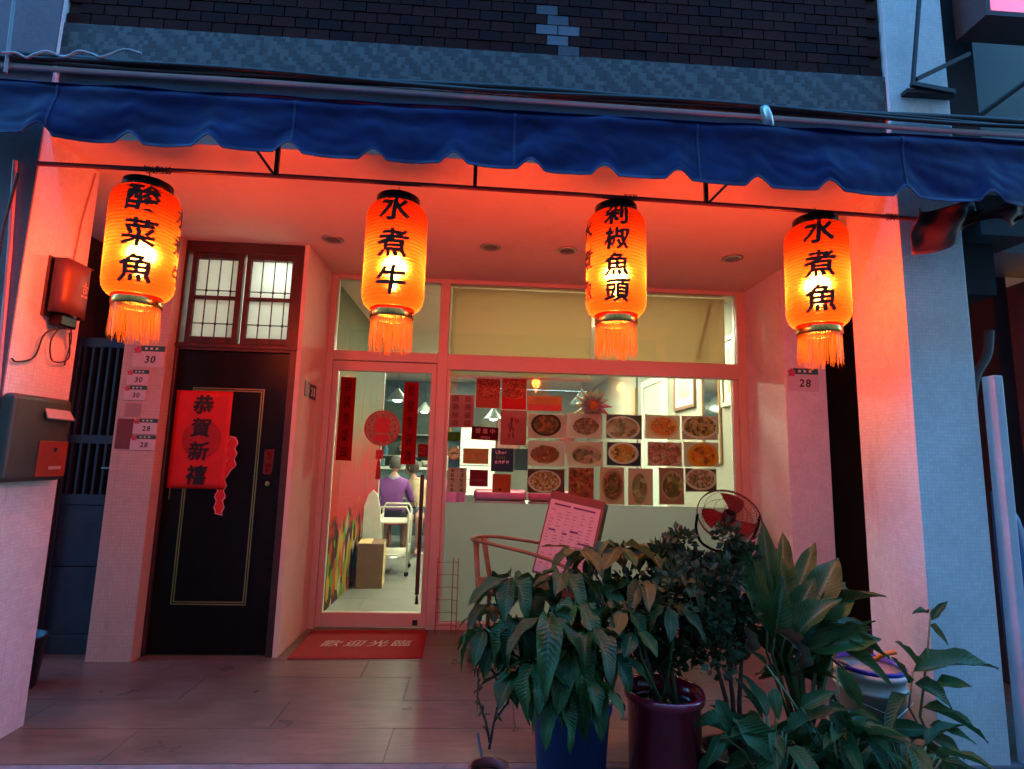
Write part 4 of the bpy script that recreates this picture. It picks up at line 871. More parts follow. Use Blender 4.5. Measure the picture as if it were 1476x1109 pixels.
for i in range(16): x = rnd.uniform(-.052, .04); z = rnd.uniform(-.06, .10); q.add([(x, -.0018, z), (x + rnd.uniform(.006, .012), -.0018, z - .004), (x + rnd.uniform(.0, .02), -.0018, z - rnd.uniform(.03, .06)), (x - .004, -.0018, z - .03)], [(0, 1, 2, 3)])
q.build('brush_block', mat('dark_red_ink', (.22, .015, .012), .6), o)
o = sheet('ticket', .305, .595, 1.737, 1.862, mat('orange_paper', (.62, .22, .12), .55, var=.15, vscale=14, paper=.85), 'orange paper ticket above the black bowl photograph', 'notice')
MB().box(-.144, .144, -.0016, -.0013, -.061, -.012).build('red_band', mat('orange_red_print', (.55, .10, .06), .6), o)
o = sheet('open_sign', -.152, .068, 1.48, 1.588, mat('maroon_sign', (.22, .012, .018), .4, paper=.85), 'dark red sign reading 營業中 OPEN on the window', 'sign', y=-.03, rot=2)
lettering('營業中', .042, front(.0, -.0016, .02), mat('pink_sign_ink', (.62, .3, .3), .5), o, pitch=3)
lettering('OPEN', .026, front(.005, -.0016, -.032), mat('pink_sign_ink', (.62, .3, .3), .5), o, off=.0)
MB().tube([(-.06, -.001, .054), (.03, .02, .10), (.07, -.001, .054)], .0015, 5).build('cord', M_redpaper, o)
o = MB().poly([(-.058, -.03), (-.052, -.036), (-.012, -.036), (0, -.052), (.012, -.036), (.052, -.036), (.058, -.03), (.058, .03), (.052, .036), (-.052, .036), (-.058, .03)], -.0012, 0).build('tag_sticker', mat('green_sticker', (.10, .24, .02), .45, paper=.85)); o.location = (-.298, YG, 1.505); tag(o, 'green speech bubble sticker on the window by the mullion', 'sticker')
q = MB(); 
for x in (-.025, .012): q.box(x, x + .018, -.0018, -.0013, -.012, .004)
q.box(-.02, .02, -.0018, -.0013, .012, .018); q.build('face_mark', mat('dark_green_ink', (.04, .12, .01), .5), o)
e = empty('no_smoking_sticker', (-.288, YG, 1.365), 0, 'round no smoking sticker with a yellow ring', 'sticker')
MB().poly([(.05 * math.sin(2 * math.pi * i / 36), .05 * math.cos(2 * math.pi * i / 36)) for i in range(36)], -.001, 0).build('disc', mat('pale_sticker', (.78, .74, .6), .5, paper=.85), e)
MB().tube([(.047 * math.sin(2 * math.pi * i / 36), -.0015, .047 * math.cos(2 * math.pi * i / 36)) for i in range(37)], .0055, 5).tube([(-.033, -.002, -.033), (.033, -.002, .033)], .0045, 5).build('ring', mat('ochre_ring', (.6, .34, .05), .5), e)
MB().box(-.032, .034, -.003, -.0012, -.005, .004).box(-.01, .01, -.003, -.0012, .004, .012).build('cigarette', M_ink, e)
o = sheet('gold_card', -.214, -.006, 1.285, 1.41, mat('tan_card', (.62, .33, .17), .5, var=.08, paper=.85), 'tan card with a small gold tree emblem', 'card')
q = MB()
for i in range(7): q.box(-.075 + i * .007, -.071 + i * .007, -.0018, -.0013, -.03 + abs(i - 3) * .004, .03 - abs(i - 3) * .007)
q.build('emblem', mat('ochre_ink', (.5, .22, .03), .5), o)
MB().box(-.015, .08, -.0018, -.0013, -.006, .008).build('print_line', mat('dull_ink', (.3, .16, .1), .5), o)
o = sheet('delivery_sticker', .016, .2, 1.228, 1.418, mat('black_sticker', (.008, .009, .008), .3), 'black sticker reading Uber Eats with white and green words', 'sticker')
lettering('Uber', .038, front(-.012, -.0016, .062), M_wink, o, off=.005); lettering('Eats', .036, front(-.014, -.0016, .022), mat('lime_ink', (.12, .3, .05), .5), o, off=.005)
lettering('合作夥伴', .026, front(-.004, -.0016, -.018), M_wink, o, off=.01)
sheet('blue_card', .204, .316, 1.242, 1.416, mat('blue_grey_card', (.16, .30, .32), .5, paper=.85), 'plain blue grey card next to the black sticker', 'card')
sheet('handwritten_notice', -.335, -.18, 1.052, 1.25, print_mat('handwritten_print', (.62, .40, .36), (.06, .02, .02), 'blobs', 2, 5, .34, 6), 'pale pink paper with two columns of handwriting', 'notice')
o = sheet('maroon_card', -.155, -.006, 1.104, 1.238, mat('maroon_card', (.36, .06, .08), .5, paper=.85), 'maroon card with a dark band beside the handwritten notice', 'card')
MB().box(-.07, .07, -.0016, -.0013, -.025, -.008).build('dark_band', mat('dark_maroon_ink', (.1, .008, .012), .5), o)
o = sheet('orange_card', .032, .182, 1.06, 1.208, mat('orange_card', (.62, .17, .08), .5, paper=.85), 'orange card with a small dark heart under the black sticker', 'card')
MB().poly([(0, -.014), (.014, .002), (.012, .01), (.006, .012), (0, .006), (-.006, .012), (-.012, .01), (-.014, .002)], -.0018, -.0013).build('heart', M_ink, o).location = (-.01, 0, -.052)
# sixteen photographs of dishes
W_, K_ = (.55, .42, .36), (.035, .025, .022)
DISH = [
 ((.317, 1.515, .612, 1.708), 'black bowl of dark red stew', (.50, .30, .26), K_, [(.06, .03, .02), (.2, .05, .03), (.08, .12, .03), (.4, .12, .05)], (.40, .46)),
 ((.644, 1.524, .933, 1.718), 'pale plate heaped with chopped brown meat', (.56, .40, .34), W_, [(.14, .05, .03), (.35, .16, .1), (.2, .08, .05), (.5, .3, .22)], (.42, .42)),
 ((.974, 1.527, 1.269, 1.722), 'wide bowl of pale fish slices on a dark table', (.10, .09, .07), W_, [(.3, .14, .1), (.52, .36, .28), (.2, .12, .06), (.45, .25, .18)], (.5, .5)),
 ((1.306, 1.536, 1.595, 1.727), 'round bowl of orange tofu', (.55, .38, .30), (.5, .3, .2), [(.5, .12, .03), (.6, .2, .05), (.3, .08, .03), (.55, .28, .12)], (.42, .44)),
 ((1.623, 1.539, 1.918, 1.73), 'heap of diced meat under green shreds', (.4, .25, .18), W_, [(.2, .05, .03), (.35, .22, .05), (.5, .3, .2), (.12, .05, .03)], (.52, .5)),
 ((.322, 1.286, .62, 1.484), 'oval plate of red chillies and chicken', (.6, .42, .36), (.55, .4, .34), [(.3, .03, .02), (.4, .12, .06), (.15, .12, .03), (.5, .2, .12)], (.45, .42)),
 ((.647, 1.294, .939, 1.487), 'pale plate of dumplings with dark greens', (.56, .38, .32), (.55, .38, .32), [(.5, .34, .28), (.1, .08, .03), (.45, .22, .16), (.6, .45, .38)], (.46, .44)),
 ((.98, 1.302, 1.261, 1.49), 'grey plate of golden fried pieces', (.04, .06, .06), W_, [(.55, .26, .06), (.4, .15, .04), (.6, .4, .16), (.2, .08, .03)], (.42, .44)),
 ((1.327, 1.311, 1.609, 1.50), 'pink sliced meat laid in rows', (.35, .2, .14), (.5, .3, .25), [(.55, .26, .2), (.5, .15, .1), (.2, .1, .06), (.6, .36, .3)], (.6, .6)),
 ((1.636, 1.313, 1.924, 1.508), 'bowl of bright orange chilli soup', (.5, .38, .3), (.62, .26, .03), [(.5, .08, .02), (.6, .22, .03), (.25, .04, .02), (.55, .3, .06)], (.40, .46)),
 ((.321, 1.066, .623, 1.256), 'white dish of fried fish with dark garnish', (.15, .05, .03), (.62, .46, .36), [(.55, .28, .12), (.12, .08, .06), (.5, .16, .06), (.6, .4, .28)], (.44, .46)),
 ((.661, 1.021, .865, 1.276), 'upright photograph of shredded red beef', (.3, .08, .05), (.4, .1, .06), [(.25, .03, .02), (.45, .12, .06), (.12, .03, .02), (.5, .25, .1)], (.6, .6)),
 ((.922, .987, 1.119, 1.282), 'upright photograph of red soup with green herbs', (.5, .32, .22), (.42, .2, .16), [(.3, .04, .05), (.08, .12, .03), (.5, .16, .1), (.2, .1, .03)], (.44, .44)),
 ((1.161, .987, 1.358, 1.277), 'upright photograph of a long fish with scallions', (.5, .3, .24), (.5, .3, .24), [(.14, .10, .04), (.45, .2, .12), (.08, .12, .03), (.55, .36, .26)], (.36, .48)),
 ((1.42, .998, 1.621, 1.289), 'upright photograph of a bowl of minced pork and noodles', (.36, .16, .12), (.45, .26, .2), [(.4, .2, .06), (.2, .08, .04), (.12, .13, .04), (.5, .32, .16)], (.46, .40)),
 ((1.644, 1.106, 1.901, 1.289), 'tray of pale fish topped with green onion', (.06, .05, .04), (.55, .42, .34), [(.5, .3, .24), (.06, .13, .02), (.4, .14, .1), (.6, .42, .34)], (.48, .46)),
]
for i, (b4, lab, bgc, bowl, foods, rr) in enumerate(DISH):
    sheet('dish_photograph', b4[0], b4[2], b4[1], b4[3], dish_mat('dish_print', bgc, bowl, foods, rr, (.06, .16, .03, .1)[i % 4], (14, 24, 11, 30, 18, 20, 9)[i % 7], i + 1, .5 + .05 * math.sin(i * 2.3), .5 + .06 * math.cos(i * 1.7)), 'dish photograph on the window: ' + lab, 'photograph', 'dish photographs on the window', border=.006, rot=random.uniform(-.8, .8))
# burst ornament stuck inside
e = empty('starburst_ornament', (.865, .04, 1.80), 0, 'gold and red spiky starburst ornament behind the window glass', 'ornament')
M_gpaper = mat('gold_paper', (.42, .28, .09), .45, var=.3, vscale=20, paper=.65); M_opaper = mat('orange_foil', (.6, .2, .04), .4, var=.3, vscale=25, paper=.65)
for i in range(14):
    a = 2 * math.pi * i / 14 + .1; L0 = .165 + .02 * math.sin(i * 2.3); w = .034
    d = Vector((math.sin(a), 0, math.cos(a))); t = Vector((math.cos(a), 0, -math.sin(a)))
    MB().add([d * .05 - t * w, d * .05 + t * w, d * .05 + Vector((0, -.04, 0)), d * .05 + Vector((0, .03, 0)), d * L0 + t * .03, d * .11 + t * .024 + Vector((0, -.018, 0)), d * .11 - t * .002], [(0, 2, 5, 6), (2, 1, 5), (1, 4, 5), (5, 4, 6), (6, 4, 1, 3), (0, 6, 3)]).build('spike', M_redpaper if i in (3, 4) else M_gpaper, e)
MB().lathe([(.001, -.05), (.03, -.05), (.058, -.03), (.06, .02), (.001, .02)], 16).build('heart_drum', M_opaper, e).matrix_local = Matrix.Rotation(R(90), 4, 'X') @ Matrix.Scale(-1, 4, (0, 0, 1)) @ Matrix.Scale(-1, 4, (1, 0, 0))

# ================================================================== ON THE ARCADE FLOOR
e = empty('door_mat', (-.86, -.375, 0.001), R(2), 'bright red door mat lettered 歡迎光臨 before the glass door', 'door mat')
def matf(u, v): return (-.435 + .87 * u, -.30 + .60 * v, .010 + .0015 * math.sin(u * 20) * math.sin(v * 11) - .008 * (max(0, abs(u - .5) - .49) + max(0, abs(v - .5) - .49)) * 80)
MB().grid(60, 30, matf).box(-.436, .436, -.301, .301, .0005, .0035).build('carpet', mat('red_carpet', (.30, .007, .010), .85, var=.2, vscale=30, bump=.6, bscale=500), e, True)
lettering('歡迎光臨', .125, lambda x, y: (x * 1.05 + .03, y - .03, .0135), mat('white_carpet_print', (.62, .55, .52), .9), e, pitch=1.6, off=.0, brush=.03, shear=.2)
# wire rack against the window
e = empty('wire_rack', (-.30, -.13, 0), 0, 'thin red wire rack leaning against the frosted window by the door', 'wire rack')
M_rack = mat('rusty_wire', (.30, .05, .04), .5)
for x, y in ((-.075, 0), (.045, .015), (.085, -.02)): MB().tube([(x, y, 0), (x, y, .56)], .0035, 6).build('upright', M_rack, e)
for i in range(6):
    z = .06 + i * .093
    MB().tube([(-.08, 0, z), (.045, .015, z), (.09, -.02, z)], .0025, 6).build('rung', M_rack, e)
# bentwood armchair
M_bent = mat('bentwood', (.24, .15, .08), .4, var=.25, vscale=12)
ch = empty('armchair', (.27, -.68, 0), R(-12), 'bentwood armchair with a looped arm carrying the menu board', 'armchair')
loop = []
for i in range(25):
    a = math.pi * i / 24; loop.append((-.36 + .05 * (1 - math.sin(a)) , -.11 * math.cos(a) + .02, .77 - .02 * math.cos(a)))
arm = [(.34, -.16, .62), (.1, -.14, .70), (-.2, -.12, .755)] + [(-.33 - .055 * math.sin(math.pi * k / 8), -.11 * math.cos(math.pi * k / 8), .775) for k in range(9)] + [(-.2, .12, .775), (.1, .16, .74), (.36, .2, .70)]
MB().tube(smooth(arm, 4), .012, 10).build('arm', M_bent, ch, True)
for pts in ([(-.35, -.06, .77), (-.32, -.08, .45), (-.36, -.1, 0)], [(-.33, .1, .77), (-.29, .2, .45), (-.31, .22, 0)], [(.32, -.18, .46), (.33, -.2, 0)], [(.34, .24, .46), (.36, .26, 0)]):
    MB().tube(pts, .019, 10, r1=.014).build('leg', M_bent, ch, True)
MB().box(-.33, .36, -.2, .25, .44, .475).build('seat', mat('red_brown_seat', (.07, .03, .02), .5, var=.25, vscale=9), ch, bevel=.012)
for z in (.2,):
    MB().tube([(-.34, -.09, z), (.33, -.19, z)], .010, 8).build('stretcher', M_bent, ch)
    MB().tube([(-.30, .21, z), (.35, .25, z)], .010, 8).build('stretcher', M_bent, ch)
o = MB().box(-.085, .085, -.05, .05, 0, .006).build('card', print_mat('cream_card_print', (.7, .56, .40), (.25, .06, .04), 'fine', 1, 1, .8, 3)); o.matrix_world = Matrix.Translation((.02, -.80, .51)) @ Matrix.Rotation(R(10), 4, 'Z') @ Matrix.Rotation(R(50), 4, 'X'); tag(o, 'cream card with red lines propped on the chair seat', 'card')
# menu board
mb = empty('menu_board', (.50, -.80, .477), 0, 'tilted wooden menu board with pink price sheet standing on the chair', 'menu board')
mb.matrix_world = Matrix.Translation((.47, -.80, .545)) @ Matrix.Rotation(R(-24), 4, 'Z') @ Matrix.Rotation(R(-14), 4, 'X') @ Matrix.Rotation(R(9.5), 4, 'Y')
M_bwood = mat('red_wood_board', (.22, .07, .045), .45, var=.25, vscale=11)
MB().box(-.195, .195, 0, .018, 0, .57).build('board', M_bwood, mb, bevel=.004)
MB().box(-.19, .19, .12, .135, -.0, .555).box(.175, .193, .0185, .1195, .0, .56).build('back_stand', M_black, mb)
MB().box(-.182, .176, -.003, -.0005, .015, .51).build('price_sheet', mat('pink_menu_paper', (.66, .50, .52), .5, var=.05), mb)
q = MB(); qd = MB(); rnd = random.Random(8)
for cx in range(6):
    for k in range(19):
        if rnd.random() < .16: continue
        x = -.165 + cx * .056; z = .44 - k * .0215
        q.box(x, x + rnd.uniform(.012, .034), -.0042, -.0032, z, z + .006)
q.build('menu_line', mat('faded_menu_ink', (.40, .17, .24), .6), mb)['kind'] = 'stuff'
for x0, x1, z in ((-.15, -.03, .475), (-.01, .145, .475), (-.05, -.015, .29), (.0, .06, .315), (.07, .145, .25), (-.15, -.10, .30)): MB().box(x0, x1, -.0046, -.0043, z, z + .012).build('menu_heading', mat('purple_menu_ink', (.13, .03, .12), .6), mb)
MB().box(-.19, .187, -.006, -.0032, .515, .566).build('header_strip', mat('dark_header_wood', (.16, .045, .03), .45), mb)
# floor fan
fn = empty('floor_fan', (1.83, -.38, 0), 0, 'floor fan with red blades and wire guard by the right end of the window', 'fan')
FC = Matrix.Translation((0, 0, .94)) @ Matrix.Rotation(R(-8), 4, 'Z') @ Matrix.Rotation(R(52), 4, 'X')
M_chromew = mat('guard_wire', (.22, .15, .14), .35, .7)
g = MB()
for r, z in ((.235, 0), (.234, .012), (.19, .05), (.12, .065), (.19, -.05), (.05, .07)): g.tube([(r * math.cos(2 * math.pi * i / 40), r * math.sin(2 * math.pi * i / 40), z) for i in range(41)], .0035 if r > .23 else .0018, 5, False)
g.build('guard_ring', M_redsteel, fn, True).matrix_local = FC
g = MB()
for i in range(44):
    a = 2 * math.pi * i / 44; c, s = math.cos(a), math.sin(a)
    g.tube([(.04 * c, .04 * s, .07), (.12 * c, .12 * s, .066), (.19 * c, .19 * s, .05), (.234 * c, .234 * s, .006)], .0011, 4, False)
    g.tube([(.05 * c, .05 * s, -.075), (.19 * c, .19 * s, -.05), (.234 * c, .234 * s, -.004)], .0011, 4, False)
g.build('guard_wire', M_chromew, fn).matrix_local = FC
for k in range(3):
    def bl(u, v, k=k):
        r = .05 + .15 * v; a = k * 2.094 + .9 + (u - .5) * (1.15 - .35 * abs(v - .45)) + v * .35
        return (r * math.cos(a), r * math.sin(a), .02 * (u - .5) + .012 * v)
    MB().grid(8, 8, bl).build('blade', mat('red_fan_plastic', (.15, .008, .014), .3), fn, True, solid=.002).matrix_local = FC
MB().lathe([(.001, .045), (.03, .043), (.05, .03), (.055, -.03), (.06, -.05), (.06, -.12), (.04, -.15), (.001, -.155)], 24).build('motor', M_black, fn, True).matrix_local = FC
MB().tube(smooth([(-.245, .0, .95), (-.235, .05, .83), (-.17, .08, .72), (0, .1, .66), (.17, .08, .72), (.235, .05, .83), (.245, 0, .95)]), .011, 8).build('yoke', M_black, fn, True)
MB().tube([(0, .1, .67), (0, .1, .02)], .014, 8).build('stem', M_black, fn)
MB().lathe([(.001, .03), (.14, .025), (.17, .002)], 28, (0, .1, 0)).build('base', M_black, fn, True)
p = at(1090, 795, -1.1)
o = MB().box(-.05, .05, -.003, .003, -.07, .07).build('pink_paper', mat('pink_flyer', (.66, .30, .34), .6)); o.matrix_world = Matrix.Translation(p) @ Matrix.Rotation(R(25), 4, 'Z'); tag(o, 'pink paper card tucked behind the broad leaves', 'paper')

# ================================================================== POTTED PLANTS
GZ = -.124
M_soil = mat('dark_soil', (.03, .022, .016), .95, var=.5, vscale=60, bump=.8, bscale=120)
def leaf_mesh(name, m, shape='oval', fold=.12, droop=.25, nu=4, nv=9, wave=.02, seed=0):
    """unit leaf along +Y, width 1 (half .5), face up"""
    mb = MB(); vs = []; uv = []
    rnd = random.Random(seed)
    for j in range(nv + 1):
        t = j / nv
        if shape == 'oval': w = math.sin(math.pi * min(1, t * .97 + .015)) ** .8 * (1.0 - .25 * t)
        elif shape == 'long': w = (min(1, t / .22) ** .7) * (1 - max(0, (t - .45) / .55) ** 1.7) * .92
        else: w = math.sin(math.pi * t ** .75) ** .9
        w = max(w, .03)
        if j == nv: w = .01
        for i in range(nu + 1):
            s = (i / nu - .5) * 2
            x = s * .5 * w; z = fold * abs(s) * w * .5 - droop * t * t + wave * math.sin(t * 14 + s * 2 + seed) * abs(s)
            vs.append((x, t * (1 - .12 * droop * t), z)); uv.append((i / nu, t))
    fs = [(j * (nu + 1) + i, j * (nu + 1) + i + 1, (j + 1) * (nu + 1) + i + 1, (j + 1) * (nu + 1) + i) for j in range(nv) for i in range(nu)]
    me = bpy.data.meshes.new(name); me.from_pydata(vs, [], fs); me.update()
    ul = me.uv_layers.new(name='UVMap')
    for lp in me.loops: ul.data[lp.index].uv = uv[lp.vertex_index]
    me.polygons.foreach_set('use_smooth', [True] * len(me.polygons)); me.materials.append(m)
    return me
def leaf_between(me, base, tip, width, parent, up=(0, 0, 1), roll=0, inv=None):
    base, tip = Vector(base), Vector(tip); d = tip - base; L = d.length; y = d / L
    x = y.cross(Vector(up)); x = x.normalized() if x.length > 1e-3 else y.orthogonal().normalized()
    z = x.cross(y)
    rot = Matrix((x, y, z)).transposed().to_4x4() @ Matrix.Rotation(roll, 4, 'Y')
    o = bpy.data.objects.new('leaf', me); COL.objects.link(o); o.parent = parent
    o.matrix_world = Matrix.Translation(base) @ rot @ Matrix.Diagonal((width, L, L, 1))
    if parent: o.matrix_parent_inverse = Matrix.Translation(-Vector(parent.location))
    return o
def pot(parent, prof, m, soil_z, soil_r, name='pot', n=36):
    MB().lathe(prof, n).build(name, m, parent, True)
    MB().lathe([(soil_r, soil_z), (soil_r * .6, soil_z + .012), (.001, soil_z + .018)], 24).build('soil', M_soil, parent, True)
def stem(parent, pts, r, m, r1=None, nm='stem'):
    loc = Vector(parent.location); return MB().tube([Vector(p) - loc for p in pts], r, 7, True, r1).build(nm, m, parent, True)
M_umb = leaf_mat('umbrella_leaf', (.008, .036, .008), (.034, .095, .020), .3, .22, vein=(.10, .13, .07))
M_umb2 = leaf_mat('umbrella_leaf_warm_lit', (.028, .045, .010), (.085, .10, .024), .33, .3, vein=(.16, .15, .07))  # lit copy of the leaf: warm light on the upper whorls put into its colour
M_broad = leaf_mat('broad_leaf', (.014, .050, .013), (.060, .12, .030), .33, .25, vein=(.20, .22, .10))
M_broad2 = leaf_mat('ginger_leaf', (.012, .055, .017), (.040, .11, .032), .4, .28, vein=(.10, .16, .08))
M_dead = leaf_mat('withered_leaf', (.07, .045, .025), (.13, .09, .05), .6, .2)
M_bark = mat('bark', (.09, .06, .045), .85, var=.4, vscale=30, bump=.5, bscale=90)
M_gstem = mat('green_stem', (.10, .15, .06), .5, var=.25)
UMB = [leaf_mesh('leaf', M_umb, 'oval', .10 + .09 * k, .15 + .13 * k, wave=.02 + .012 * k, seed=k) for k in range(6)]
UMB2 = [leaf_mesh('leaf', M_umb2, 'oval', .10 + .1 * k, .1 + .15 * k, wave=.02 + .012 * k, seed=k) for k in range(5)]
BRD = [leaf_mesh('leaf', M_broad, 'long', .2 + .12 * k, .10 + .12 * k, wave=.035, seed=k, nv=12) for k in range(4)]
GNG = [leaf_mesh('leaf', M_broad2, 'long', .25, .1 + .15 * k, wave=.025, seed=k) for k in range(3)]
DED = [leaf_mesh('leaf', M_dead, 'long', .7, .5, wave=.12, seed=9)]
def whorl(parent, c, n, L, w, meshes, tilt=-.25, seed=0, lean=(0, 0)):
    rnd = random.Random(seed); c = Vector(c)
    a0 = rnd.uniform(0, 6.28)
    for i in range(n):
        a = a0 + 2 * math.pi * i / n + rnd.uniform(-.22, .22); el = tilt + rnd.uniform(-.3, .25)
        d = Vector((math.cos(a) * math.cos(el), math.sin(a) * math.cos(el), math.sin(el))) + Vector((lean[0], lean[1], 0))
        l = L * 1.15 * rnd.uniform(.75, 1.1); w_ = w * 1.5; b = c + d.normalized() * .022
        leaf_between(rnd.choice(meshes), b, b + d.normalized() * l, w_ * rnd.uniform(.85, 1.1), parent, roll=rnd.uniform(-.25, .25))
def umbrella_plant(loc, whorls, label, pot_fn, meshes):
    e = empty('umbrella_plant', loc, 0, label, 'potted plant'); pot_fn(e)
    base = Vector(loc) + Vector((0, 0, .45))
    for k, (px, py, Y, n, L, w, tl) in enumerate(whorls):
        c = at(px, py, Y); b = base + Vector((random.uniform(-.05, .05), random.uniform(-.05, .05), 0))
        mid = b.lerp(c, .55) + Vector((random.uniform(-.03, .03), random.uniform(-.03, .03), .02))
        stem(e, [b, mid, c], .008, M_bark if k % 2 else M_gstem, .0035)
        whorl(e, c, n, L, w, meshes if k % 3 else meshes, tl, seed=k * 7 + int(px))
    return e
def blue_pot(e): pot(e, [(.001, .002), (.125, .004), (.158, .44), (.166, .442), (.168, .475), (.155, .478), (.150, .44)], mat('blue_plastic', (.018, .042, .15), .45, var=.2, vscale=5, dirt=.4), .43, .149)
def maroon_pot(e): pot(e, [(.001, .002), (.135, .004), (.145, .03), (.152, .46), (.166, .47), (.168, .492), (.162, .505), (.148, .5), (.142, .44)], mat('maroon_glaze', (.28, .006, .03), .18, var=.25, vscale=4, coat=.5), .43, .142)
umbrella_plant((.335, -2.13, GZ), [
    (738, 832, -2.12, 7, .185, .062, -.35), (792, 884, -2.30, 7, .215, .078, -.45), (812, 826, -2.10, 7, .17, .062, -.2), (745, 890, -2.22, 7, .16, .058, -.5),
    (850, 905, -2.28, 7, .17, .065, -.45), (772, 950, -2.33, 7, .15, .06, -.5), (840, 968, -2.34, 7, .16, .055, -.6), (800, 1000, -2.36, 6, .13, .045, -.6), (715, 925, -2.14, 6, .12, .045, -.5), (880, 940, -2.22, 7, .15, .055, -.4),
    (700, 905, -2.18, 6, .12, .05, -.4), (825, 925, -2.3, 7, .2, .075, -.5), (765, 905, -2.15, 7, .16, .06, -.3), (745, 965, -2.28, 7, .15, .055, -.6), (862, 985, -2.32, 6, .14, .05, -.6), (870, 870, -2.1, 7, .17, .06, -.3), (762, 852, -2.05, 7, .16, .055, -.25), (706, 868, -2.1, 6, .13, .05, -.4), (830, 865, -2.2, 7, .17, .06, -.4)],
    'umbrella plant with drooping dark leaf whorls in a blue plastic pot', blue_pot, UMB)
umbrella_plant((.735, -2.10, GZ), [
    (836, 792, -1.95, 7, .165, .055, -.15), (893, 786, -1.98, 7, .17, .055, -.1), (925, 838, -2.08, 7, .16, .058, -.3), (868, 836, -2.0, 6, .15, .052, -.3), (955, 800, -1.98, 7, .14, .045, -.15), (900, 872, -2.15, 7, .15, .058, -.45), (965, 870, -2.18, 6, .14, .05, -.4), (860, 800, -1.9, 7, .15, .05, -.2), (930, 790, -1.92, 7, .13, .045, -.1), (985, 830, -2.1, 7, .13, .045, -.3), (915, 905, -2.2, 6, .13, .05, -.5)],
    'umbrella plant with olive warm-lit leaves in a tall maroon glazed pot', maroon_pot, UMB2 + UMB)
# clipped bush
e = empty('clipped_bush', (1.055, -2.02, GZ), 0, 'dense dark clipped bush on a bare trunk between the maroon pot and the broad leaves', 'potted bush')
pot(e, [(.001, .002), (.10, .004), (.125, .2), (.135, .2), (.135, .225), (.12, .225), (.116, .19)], mat('dark_clay', (.07, .03, .025), .7), .19, .115)
for k in range(3): stem(e, [(1.055 + .02 * k, -2.02, .07), (1.04 + .03 * k, -2.02, .3), (.96 + .09 * k, -2.0, .62)], .014, M_bark, .006, 'trunk')
fo = MB(); rnd = random.Random(21); cen = Vector((.89, -2.0, .68))
clumps = []
for i in range(56):
    a = rnd.uniform(0, 6.28); el = rnd.uniform(-1.1, 1.3); q = rnd.uniform(.55, 1)
    clumps.append((cen + Vector((0.35 * q * math.cos(a) * math.cos(el), .22 * q * math.sin(a) * math.cos(el), .245 * q * math.sin(el))), rnd.uniform(.05, .09)))
clumps += [(at(985, 778, -1.95), .05), (at(1050, 772, -1.98), .055), (at(1075, 800, -1.98), .05), (at(930, 905, -2.05), .05)]
for c, rr in clumps:
    for k in range(130):
        d = Vector((rnd.gauss(0, 1), rnd.gauss(0, 1), rnd.gauss(0, 1))).normalized(); p = c + d * rr * rnd.uniform(.35, 1.05)
        g2 = (d + Vector((rnd.uniform(-.6, .6), rnd.uniform(-.6, .6), rnd.uniform(-.2, .8)))).normalized(); s = g2.orthogonal().normalized(); s = (Matrix.Rotation(rnd.uniform(0, 6.28), 3, g2) @ s)
        l = rnd.uniform(.024, .046); w = l * .34
        fo.add([p - e.location, p + g2 * l * .5 + s * w - e.location, p + g2 * l - e.location, p + g2 * l * .5 - s * w - e.location], [(0, 1, 2, 3)])
o = fo.build('foliage', leaf_mat('bush_leaf', (.018, .035, .014), (.06, .085, .03), .5, .2), e); o['kind'] = 'stuff'
# broad-leaved dracaena
dq = empty('broad_leaf_plant', (1.40, -2.02, GZ), 0, 'tall broad leaved plant with pale midribs beside the white bucket', 'potted plant')
pot(dq, [(.001, .002), (.12, .004), (.15, .24), (.16, .24), (.16, .265), (.145, .265), (.138, .23)], mat('brown_clay', (.10, .045, .03), .7), .225, .137)
HERO = [(1106, 850, 1098, 748, 30, -2.0, -1.95), (1118, 836, 1134, 758, 24, -1.95, -1.9), (1094, 852, 1064, 778, 24, -2.02, -2.05), (1120, 856, 1130, 788, 36, -1.98, -2.0), (1146, 836, 1176, 776, 26, -1.95, -1.9), (1178, 866, 1210, 794, 40, -2.1, -2.05), (1188, 872, 1242, 828, 34, -2.1, -2.0), (1165, 922, 1246, 866, 36, -2.15, -2.1), (1170, 928, 1256, 894, 26, -2.12, -2.05), (1172, 931, 1282, 910, 32, -2.15, -2.15), (1106, 905, 1132, 838, 26, -2.15, -2.2), (1140, 880, 1150, 810, 34, -2.0, -1.95), (1130, 900, 1175, 830, 34, -2.1, -2.1), (1090, 890, 1070, 820, 26, -2.1, -2.12), (1155, 900, 1200, 850, 32, -2.18, -2.2), (1110, 870, 1088, 800, 28, -1.9, -1.85)]
for i, (bx, by, tx, ty, w, y0, y1) in enumerate(HERO):
    b, t = at(bx, by, y0), at(tx, ty, y1); toc = (CAM_LOC - b).normalized()
    b = b.lerp(at(1138, 950, -2.08), .32)
    leaf_between(BRD[i % 4], b, t, w / FPX * 2.45 * 1.2, dq, up=(toc + Vector((random.uniform(-.4, .4), 0, random.uniform(.1, .8)))).normalized(), roll=random.uniform(-.3, .3))
    stem(dq, [Vector((1.40 + random.uniform(-.05, .05), -2.02 + random.uniform(-.05, .05), .11)), at((bx + 1120) / 2, (by + 990) / 2, (y0 - 2.02) / 2), b], .007, M_gstem, .004)
rnd = random.Random(77)
